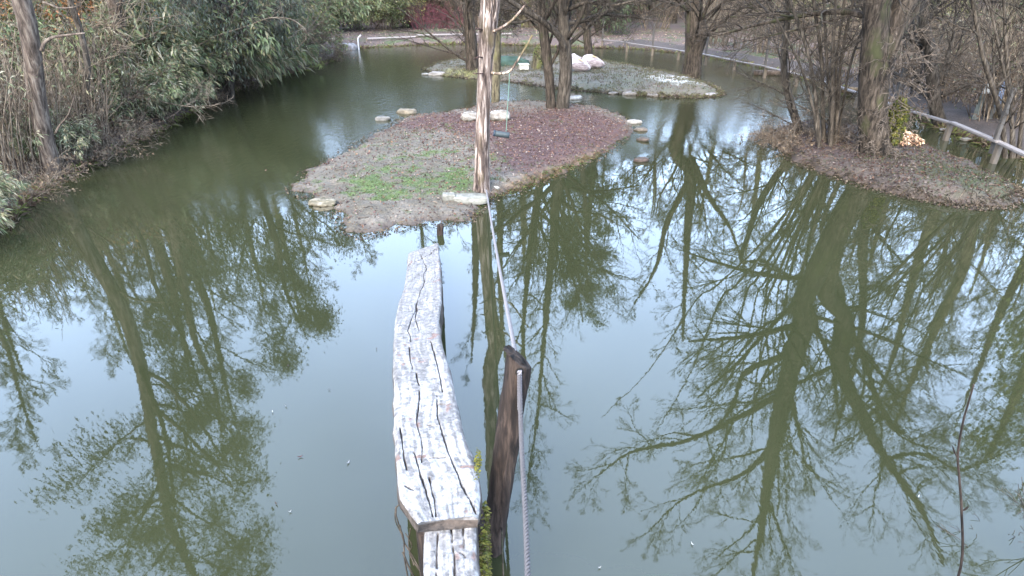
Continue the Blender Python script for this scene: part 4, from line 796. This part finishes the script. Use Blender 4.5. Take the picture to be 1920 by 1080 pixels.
for i, (px, py, w, cc, lb) in enumerate(FL):
    p = G(px, py, .004); zc = p[1] * cp + H * sp_; L = w * .48 * zc / F; cc = [x * .55 for x in cc]; n = 9; t = np.linspace(-1, 1, n); hw = (1 - t ** 2) * .28 * L; cz = .012 * t ** 2
    V = np.concatenate([np.column_stack([t * L, hw, cz + .004]), np.column_stack([t * L, -hw, cz + .004]), np.column_stack([t * L, 0 * t, cz])]); a = np.arange(n - 1)
    Fq = [np.stack([a, a + 2 * n, a + 2 * n + 1, a + 1], -1), np.stack([a + 2 * n, a + n, a + n + 1, a + 2 * n + 1], -1)]
    o = link('floating_leaf' if 'leaf' in lb else ('feather' if 'feather' in lb else 'floating_debris'), mesh('floating_leaf', V, Fq, M['litter'], np.tile(cc, (len(V), 1)))); o.location = p; o.rotation_euler = (0, 0, i * 1.3 + .4); tag(o, lb, 'leaf' if 'leaf' in lb else 'debris')
# ------------------------------------------------------------------ resting white birds
def bird(label, px, py, w, rz, seed, head):
    """a big resting water bird: one continuous body with the neck folded back over it, bill, folded wings"""
    p = on(hb, px, py, .2); o = thing('pelican', label, 'bird', p, rz, 'resting white birds on the back island')
    V, Fc = ico(5); x = V[:, 0]; V = V * np.array([.48, .27, .25]); V[:, 2] += .22; V[:, 2] = np.maximum(V[:, 2], .0)
    V[:, 1] *= 1 - .45 * np.clip(-x - .1, 0, 1); V[:, 2] = V[:, 2] * (1 - .5 * np.clip(-x - .3, 0, 1)) + .05 * np.clip(x, 0, 1)
    def bulge(V, c, r, amt, dr):                 # grow the neck and head out of the body surface
        d = np.linalg.norm((V - c) / r, axis=1); return V + np.exp(-d ** 2 * 1.6)[:, None] * np.array(dr) * amt
    for t in np.linspace(0, 1, 7): V = bulge(V, np.array([.40 - .34 * t, .05, .34 + .06 * math.sin(t * 3)]), np.array([.10, .09, .2]), .045, (0.02, 0, 1))
    V = bulge(V, np.array([.05, .07, .42]), np.array([.1, .09, .15]), .08, (0, .1, 1))
    V = V + (fbm(V, 5, 3, seed) * .02)[:, None] * np.array([.4, .6, 1])
    c = lerp3((.20, .165, .155), (.34, .30, .285), fbm(V, 8, 3, seed) * 2 + .6); part('body', mesh('body', V, [Fc], M['feather'], c), o)
    for s in (-1, 1):
        A, B = ICO3; Wg = A * np.array([.36, .05, .15]); Wg[:, 2] -= .06 * np.clip(-A[:, 0], 0, 1); Wg += np.array([-.10, s * .235, .24]); Wg[:, 1] -= s * .12 * np.clip(-A[:, 0], 0, 1) ** 2
        part('wing', mesh('wing', Wg, [B], M['feather'], lerp3((.15, .115, .11), (.30, .25, .24), fbm(Wg * np.array([1, 1, 5]), 9, 3, seed + 4) * 2 + .5)), o)
    T = Tubes(); T.add(spline([(.06, .10, .50), (-.08, .15, .47), (-.24, .2, .40)], 8), [.03, .03, .026, .024, .02, .016, .012, .006], 8, (.42, .30, .16)); part('bill', T.mesh('bill', M['plain']), o)
    T = Tubes()
    for s in (-1, 1): T.add([(.10, .07 + s * .055, .505), (.10, .07 + s * .062, .507)], .009, 8, (.02, .02, .02))
    part('eyes', T.mesh('eyes', M['plain']), o); o.scale = (w,) * 3; return o
bird('rear left of the three white birds, seen above the front one', 1079, 121, .66, 2.0, 1, 1)
bird('front white bird of the three, resting nearest the twin trunks', 1087, 134, .8, 2.6, 2, 1)
bird('rightmost resting white bird on the back island', 1111, 128, .82, 2.9, 3, 1)
# ------------------------------------------------------------------ things at the left of the back island
p = on(hb, 946, 122); V, Fc = ICO3; V = V * np.array([.85, .35, .30]) * (1 + fbm(V, 2.2, 4, 5)[:, None] * .3); V[:, 2] = np.maximum(V[:, 2], -.05); V[:, 2] += fbm(V, 9, 3, 6) * .03
o = link('green_netting', mesh('green_netting', V, [Fc], M['tarp'], lerp3((.016, .030, .022), (.034, .058, .042), fbm(V, 6, 4, 8) * 1.8 + .5))); o.location = p; tag(o, 'crumpled heap of green netting on the back island right of the dead post', 'netting')
def boxm(name, sx, sy, sz, mat, col, bev=.01, seed=0):
    bm = bmesh.new(); bmesh.ops.create_cube(bm, size=1); bmesh.ops.scale(bm, vec=(sx, sy, sz), verts=bm.verts); bmesh.ops.bevel(bm, geom=bm.edges[:] , offset=bev, segments=2, affect='EDGES'); me = bpy.data.meshes.new(name); bm.to_mesh(me); n = len(bm.verts); bm.free()
    a = me.attributes.new('Col', 'FLOAT_COLOR', 'POINT'); a.data.foreach_set('color', np.tile(list(col) + [1], n).astype(np.float32)); me.materials.append(mat); return me
p = on(hb, 982, 130); o = thing('feeding_crate', 'small pale box on the back island beside the green netting', 'box', p, .2)
part('box_body', boxm('box_body', .30, .24, .15, M['plain'], (.36, .34, .29)), o).location = (0, 0, .07); part('box_lid', boxm('box_lid', .33, .27, .03, M['plain'], (.44, .42, .37), .006), o).location = (0, 0, .165)
p = on(hb, 1006, 127); T = Tubes(); T.add(spline([(0, 0, -.2), (.02, 0, .2), (.07, 0, .45), (.14, 0, .66)], 12), np.linspace(.2, .11, 12), 16); o = thing('mossy_stump', 'leaning mossy stump between the netting and the twin trunks', 'stump', p)
part('stump_wood', T.mesh('stump_wood', M['bark_moss'], .3, 9), o); rng = np.random.default_rng(6); X = rng.normal(0, 1, (900, 3)); X /= np.linalg.norm(X, axis=1)[:, None]; X = X * np.array([.17, .17, .36]) + np.array([.06, 0, .33])
V, Tr, C = leaves(X, X - np.array([.06, 0, .3]), .06, .02, rng, .3, OLIVE + [(.05, .05, .02)]); part('moss', mesh('moss', V, [Tr], M['leaf'], C, smooth=False), o)
# ------------------------------------------------------------------ pale rails and posts along the path
def rail_run(name, label, P, seglen, w, th, hgt, col, gap=.04, fence=0, seed=0):
    rng = np.random.default_rng(seed); P = np.array(P); d = np.concatenate([[0], np.cumsum(np.linalg.norm(np.diff(P, axis=0), axis=1))]); n = max(1, int(round(d[-1] / seglen)))
    at = lambda s: np.array([np.interp(s, d, P[:, 0]), np.interp(s, d, P[:, 1])]); o = thing(name, label, 'rail')
    me = None
    for i in range(n):
        a = at(d[-1] * i / n); b = at(d[-1] * (i + 1) / n); L = np.linalg.norm(b - a) - gap; c = (a + b) / 2; z = float(land_h(np.array([[c[0]]]), np.array([[c[1]]]))[0, 0]); z = max(z, .12) + hgt
        k = i % 4
        me = boxm('rail_plank', L, w * (1 + .08 * rng.normal()), th, M['plain'], np.array(col) * rng.uniform(.45, .75), .012)
        q = part('rail_plank', me, o); q.location = (c[0], c[1], z + rng.normal(0, .008)); q.rotation_euler = (rng.normal(0, .015), rng.normal(0, .006), math.atan2(b[1] - a[1], b[0] - a[0]))
        q = part('rail_post', boxm('rail_post', .09, .09, hgt + .5, M['plain'], (.10, .08, .06), .008), o); q.location = (a[0], a[1], z - th / 2 - (hgt + .5) / 2)
        if fence and i % fence == 0:
            q = part('fence_post', boxm('fence_post', .07, .07, 1.15, M['plain'], (.05, .045, .04), .008), o); q.location = (a[0] + .02, a[1] + .16, z + .35)
    return o
RP = [G(x, y, .5)[:2] for x, y in [(1130, 69), (1190, 76), (1250, 84), (1320, 95), (1400, 109), (1480, 125), (1545, 142), (1600, 160), (1650, 177), (1700, 192), (1745, 203), (1800, 221), (1860, 245), (1925, 273), (1990, 303)]]
rail_run('pale_rail', 'long pale plank rail curving along the path on the right bank', RP, 1.7, .13, .04, .24, (.21, .185, .17), fence=2, seed=4)
LP = [G(x, y, .3)[:2] for x, y in [(688, 73), (750, 70), (820, 67), (900, 65), (960, 64)]]
rail_run('pale_rail', 'thin pale edging line along the far shore left of the dead post', LP, 2.4, .10, .06, .10, (.38, .34, .32), seed=5)
# path behind the rail
PP = np.array(RP); t = np.gradient(PP, axis=0); t /= np.linalg.norm(t, axis=1)[:, None]; nrm2 = np.column_stack([-t[:, 1], t[:, 0]]) ; nrm2 *= np.sign((nrm2 @ np.array([.7, .7])))[:, None]
PP = spline(np.array(RP), 80); t = np.gradient(PP, axis=0); t /= np.linalg.norm(t, axis=1)[:, None]; nn_ = np.column_stack([t[:, 1], -t[:, 0]]); nn_ *= np.sign(nn_ @ np.array([.7, .7]))[:, None]
rows = [PP + nn_ * w for w in np.linspace(.3, 2.3, 12)]; XY = np.stack(rows, 1); Z = land_h(XY[..., 0], XY[..., 1]) + .03; V = np.dstack([XY, Z]).reshape(-1, 3); i = np.arange(79)[:, None] * 12 + np.arange(11)[None]
Z2 = V[:, 2]; link('path', mesh('path', V, [np.stack([i, i + 12, i + 13, i + 1], -1).reshape(-1, 4)], M['ground'], lerp3((.034, .028, .025), (.055, .045, .041), fbm(V, 3, 4, 2) + .5)))['kind'] = 'structure'
# signs at the right
p = np.array([*G(1815, 232, .4)[:2], 0]) + np.array([1.0, 1.2, 0]); p[2] = float(land_h(np.array([[p[0]]]), np.array([[p[1]]]))[0, 0])
def post_sign(name, label, dx, dy, h, w, sw, sh, pc, sc, cat):
    o = thing(name, label, cat, p + np.array([dx, dy, 0]), .25); part('sign_post', boxm('sign_post', w, w, h, M['plain'], pc, .01), o).location = (0, 0, h / 2)
    if sw: part('sign_board', boxm('sign_board', sw, .03, sh, M['plain'], sc, .006), o).location = (0, -w / 2 - .017, h - sh / 2 - .02)
    return o
post_sign('white_sign', 'white square board on a grey post beyond the rail at right', 0, 0, .8, .09, .22, .2, (.10, .11, .10), (.4, .42, .42), 'sign')
post_sign('blue_post', 'pale blue and white panel post right of the white board', .26, -.1, .85, .07, .13, .5, (.12, .12, .11), (.24, .30, .42), 'sign')
post_sign('wooden_post', 'tan wooden post right of the blue panel beyond the rail', .46, 0, .75, .12, 0, 0, (.13, .10, .055), (0, 0, 0), 'post')
# bent white pipe at the far shore
p = G(673, 93); T = Tubes(); T.add(spline([p + np.array([0, 0, -.3]), p + np.array([0, 0, .35]), p + np.array([0.02, 0, .5]), p + np.array([.16, 0, .62])], 16), .032, 8, (.4, .4, .42)); tag(link('bent_pipe', T.mesh('bent_pipe', M['plain'])), 'white bent pipe standing in the water at the far left corner', 'pipe')
# floating trunk and slab at the right bank
p = G(1447, 141); T = Tubes(); T.add(spline([p + np.array([-.6, .1, .06]), p + np.array([0, 0, .07]), p + np.array([.7, -.15, .1])], 8), [.09, .1, .1, .1, .1, .09, .08, .07], 12); tag(link('fallen_log', T.mesh('fallen_log', M['bark_tan'], .15, 8)), 'fallen brown log lying in the water below the rail', 'log')
p = G(1604, 178); T = Tubes(); T.add(spline([p + np.array([-.4, .15, .12]), p + np.array([.4, -.1, .12])], 6), .09, 10, (1.5, 1.4, 1.1)); tag(link('fallen_log', T.mesh('fallen_log', M['bark_tan'], .15, 8)), 'short pale log on the bank left of the big forked tree', 'log')
# long arching branches out of the left thicket
for q, w, Yb, lb in [([(352, 97), (405, 68), (460, 50), (505, 34), (545, 36), (572, 55), (574, 72), (550, 98)], .022, 16.5, 'long arching bare branch bending out over the left bank'), ([(445, 65), (432, 40), (428, 18), (440, 0), (446, -20)], .03, 17.5, 'crooked thin stem rising behind the arching branch'), ([(300, 190), (340, 198), (372, 200), (408, 196)], .014, 13.5, 'low bare branch reaching out above the left water')]:
    rng = np.random.default_rng(int(Yb * 10)); T = Tubes(); P = spline([AT(x, y, Yb) for x, y in q], 24); T.add(P, np.linspace(w, w * .3, 24), 6); tp = []
    for i in range(12): k = rng.integers(4, 22); grow(T, P[k], nrm(rng.normal(0, 1, 3) + np.array([.3, 0, .2])), rng.uniform(.3, .8), w * .35, 0, dict(TW1, max=2), rng, tp)
    tag(link('arching_branch', T.mesh('arching_branch', M['twig_tan'])), lb, 'branch')
Tl = bpy.data.objects['evergreen_tree']
Yl = Tl.location[1]; lo = np.array(Tl.location)
for q, w in [([(78, 95), (84, 80), (100, 70), (125, 66), (160, 62)], .03), ([(80, 4), (95, 9), (110, 15), (135, 14), (150, 10)], .016), ([(104, 250), (112, 235), (128, 215), (140, 180)], .02)]: T = Tubes(); T.add(spline([AT(x, y, Yl - .1) for x, y in q], 14) - lo, np.linspace(w, w * .4, 14), 7); part('lower_limb', T.mesh('lower_limb', M['bark_tan'], .1, 12), Tl)
# ------------------------------------------------------------------ uncountable small stuff
def stuff(name, V, T, C, mat, label, smooth=False): o = link(name, mesh(name, V, [T], mat, C, smooth=smooth)); o['kind'] = 'stuff'; o['label'] = label; return o
def scatter(poly, n, rng, hf, wfun):
    lo, hi = poly.min(0), poly.max(0); X = rng.uniform(0, 1, (n, 2)) * (hi - lo) + lo; X = X[sdist(X[:, 0], X[:, 1], poly) > .02]; z = hf(X[:, 0][None], X[:, 1][None])[0]; V = np.column_stack([X, z]); k = (rng.uniform(0, 1, len(V)) < wfun(V)) & (z > .005); return V[k]
rng = np.random.default_rng(321)
def flat_leaves(P, rng, ln, cols, lift=.006):
    D = rng.normal(0, 1, P.shape); D[:, 2] *= .18; return leaves(P + np.array([0, 0, lift]), D, ln, ln * .32, rng, 0, cols, .4)
def blades(P, rng, h, w, cols):
    n = len(P); D = np.column_stack([rng.normal(0, .4, n), rng.normal(0, .4, n), np.ones(n)]); return leaves(P, D, h, w, rng, -.4, cols, .3)
LC = [(.055, .028, .022), (.085, .045, .03), (.03, .018, .016), (.11, .065, .042), (.06, .032, .03), (.15, .12, .10)]
def litf(V): return .42 + .5 * fbm(V, 3, 3, 77) + 1.0 * blob(V, 1010, 245, 150, 45) + .9 * blob(V, 830, 225, 110, 16) + .7 * blob(V, 1110, 235, 80, 40)
stuff('fallen_leaves', *flat_leaves(scatter(MAIN, 26000, rng, hm, litf), rng, .042, LC), M['litter'], 'dark purple brown leaf litter on the main island')
stuff('fallen_leaves', *flat_leaves(scatter(RIGHT, 16000, rng, hr, lambda V: .6 + 0 * V[:, 0]), rng, .045, [tuple(x * .62 for x in c) for c in LC]), M['litter'], 'brown leaf litter on the right island')
stuff('fallen_leaves', *flat_leaves(scatter(BACK, 9000, rng, hb, lambda V: .35 + 0 * V[:, 0]), rng, .06, LC), M['litter'], 'sparse leaf litter on the back island')
GC = [(.050, .08, .022), (.040, .062, .018), (.07, .095, .028), (.09, .088, .04)]
stuff('grass', *blades(scatter(MAIN, 90000, rng, hm, lambda V: np.clip((main_green(V) + fbm(V, 2.2, 5, 21) * 1.3 + fbm(V, 9, 4, 22) * 1.6 - .85) * .8, 0.012, .6)), rng, .042, .0035, GC), M['leaf'], 'short grass patches on the front of the main island')
stuff('grass', *blades(scatter(BACK, 60000, rng, hb, lambda V: .35 + fbm(V, 3, 3, 5) + .6 * blob(V, 870, 137, 55, 9)), rng, .09, .008, [(.06, .066, .032), (.10, .088, .05), (.12, .10, .065)]), M['leaf'], 'short dull grass on the back island')
stuff('grass', *blades(scatter(RIGHT, 30000, rng, hr, lambda V: np.clip(blob(V, 1820, 340, 120, 40) * .6 + fbm(V, 3, 3, 8) * .6, 0, 1)), rng, .045, .005, [(.04, .052, .022), (.06, .062, .03)]), M['leaf'], 'thin grass on the right end of the right island')
# dry fringe hanging at the main island's right bank, roots and straw
def fringe(poly, n, rng, hf, sel, ln, cols, out=.5, label='', name='bank_grass'):
    k = rng.integers(0, len(poly), n); t = rng.uniform(0, 1, (n, 1)); k = k[np.linalg.norm(poly[k] - poly[(k + 1) % len(poly)], axis=1) < 6]; t = t[:len(k)]; n = len(k); X = poly[k] * (1 - t) + poly[(k + 1) % len(poly)] * t; c = poly.mean(0); dn = X - c; dn /= np.linalg.norm(dn, axis=1, keepdims=True); X = X - dn * rng.uniform(-.02, .12, (n, 1)); z = np.maximum(hf(X[:, 0][None], X[:, 1][None])[0], .0); V = np.column_stack([X, z]); m_ = rng.uniform(0, 1, n) < sel(V); V = V[m_]; D = np.column_stack([dn[m_] * out, np.full(m_.sum(), .15)]); stuff(name, *leaves(V, D, ln, ln * .07, rng, .35, cols, .35), M['leaf'], label)
STR = [(.20, .15, .07), (.14, .10, .05), (.10, .10, .035), (.25, .2, .11)]
fringe(MAIN, 26000, rng, hm, lambda V: np.clip(blob(V, 1060, 318, 120, 50) * 1.3, 0.02, 1), .075, [tuple(x * .6 for x in c) for c in STR] + GC[:2] + [(.10, .055, .03)], label='dry straw and roots on the right bank of the main island')
fringe(BACK, 9000, rng, hb, lambda V: np.where(V[:, 1] < 19.5, .8, .2), .16, [(.10, .10, .045), (.14, .12, .07), (.08, .06, .045)], label='tufts hanging on the front bank of the back island')
fringe(RIGHT, 6000, rng, hr, lambda V: .5 + 0 * V[:, 0], .09, [(.05, .036, .025), (.08, .06, .04), (.035, .03, .018)], label='dry roots along the edge of the right island')
fringe(POND[2:-2], 26000, rng, land_h, lambda V: .8 + 0 * V[:, 0], .22, BROWN + OLIVE[:2], label='dead grass and roots along the outer shore')
# leaf litter and ground cover on the banks in view
X = np.column_stack([rng.uniform(-22, 26, 90000), rng.uniform(3, 46, 90000)]); sd = -sdist(X[:, 0], X[:, 1], POND); X = X[(sd > .05) & (sd < 7)]; z = land_h(X[:, 0][None], X[:, 1][None])[0]
stuff('ground_litter', *flat_leaves(np.column_stack([X, z]), rng, .085, [(.12, .08, .065), (.17, .12, .1), (.07, .05, .04), (.20, .15, .12), (.08, .09, .04)]), M['litter'], 'leaf litter covering the banks around the pond')
# heap of orange tan bark chips beside the forked tree
p = on(hr, 1690, 268); n = 900; a = rng.uniform(0, 6.28, n); r_ = np.sqrt(rng.uniform(0, 1, n)); X = np.column_stack([p[0] + np.cos(a) * r_ * .36, p[1] + np.sin(a) * r_ * .26, p[2] + .02 + (1 - r_ ** 2) * .17 + rng.uniform(-.01, .02, n)])
stuff('bark_chips', *flat_leaves(X, rng, .07, [(.36, .25, .16), (.45, .36, .26), (.25, .15, .09), (.16, .09, .06)]), M['litter'], 'heap of orange tan bark chips beside the big forked tree')
# brush on the right island
for i, (px, py, k, s) in enumerate([(1468, 258, 'bramble', .6), (1505, 262, 'bramble', .62), (1615, 268, 'bramble', .5), (1540, 250, 'twiggy_dark', .4)]):
    q = on(hr, px, py); bush(k, q[0], q[1], i * 1.1, s, '%s on the right island, %s from its left tip' % (KN[k], ORD[i]), 'brush on the right island', z=q[2])

# flakes, twigs and scum lodged along the shores
def shore(poly, n, rng, lo_, hi_, ln, cols, label):
    k = rng.integers(0, len(poly), n); k = k[np.linalg.norm(poly[k] - poly[(k + 1) % len(poly)], axis=1) < 6]; t = rng.uniform(0, 1, (len(k), 1)); X = poly[k] * (1 - t) + poly[(k + 1) % len(poly)] * t; dn = X - poly.mean(0); dn /= np.linalg.norm(dn, axis=1, keepdims=True); X = X + dn * rng.uniform(lo_, hi_, (len(k), 1)) ** 1.0 + rng.normal(0, .02, X.shape)
    Z = np.full(len(X), .003); stuff('shore_debris', *flat_leaves(np.column_stack([X, Z]), rng, ln, cols, .003), M['litter'], label)
SD = [(.035, .025, .018), (.055, .038, .025), (.022, .016, .013), (.075, .058, .04)]
shore(MAIN, 1700, rng, -.05, .22, .04, SD, 'brown debris floating along the edge of the main island')
shore(RIGHT, 2500, rng, -.05, .2, .045, SD, 'brown debris floating along the edge of the right island')
shore(BACK, 2500, rng, -.05, .2, .06, SD, 'brown debris floating along the edge of the back island')

# small fallen twigs lying on the islands
for poly, hf, n, lb in ((MAIN, hm, 130, 'small fallen twigs scattered over the main island'), (RIGHT, hr, 160, 'small fallen twigs scattered over the right island'), (BACK, hb, 80, 'small fallen twigs scattered over the back island')):
    T = Tubes()
    for q in scatter(poly, n * 3, rng, hf, lambda V: .5 + 0 * V[:, 0]):
        a = rng.uniform(0, 6.28); L = rng.uniform(.06, .28); d = np.array([math.cos(a), math.sin(a), 0]) * L; m_ = q + d * .5 + rng.normal(0, .015, 3); e = q + d; m_[2] = hz(hf, m_[0], m_[1]) + .012; e[2] = max(hz(hf, e[0], e[1]), 0) + .012; q = q + np.array([0, 0, .01]); sh = rng.uniform(.4, 1.3)
        T.add(spline([q, m_, e], 5), rng.uniform(.002, .006), 4, (sh, sh * .95, sh * .9))
    o = link('fallen_twigs', T.mesh('fallen_twigs', M['twig'])); o['kind'] = 'stuff'; o['label'] = lb
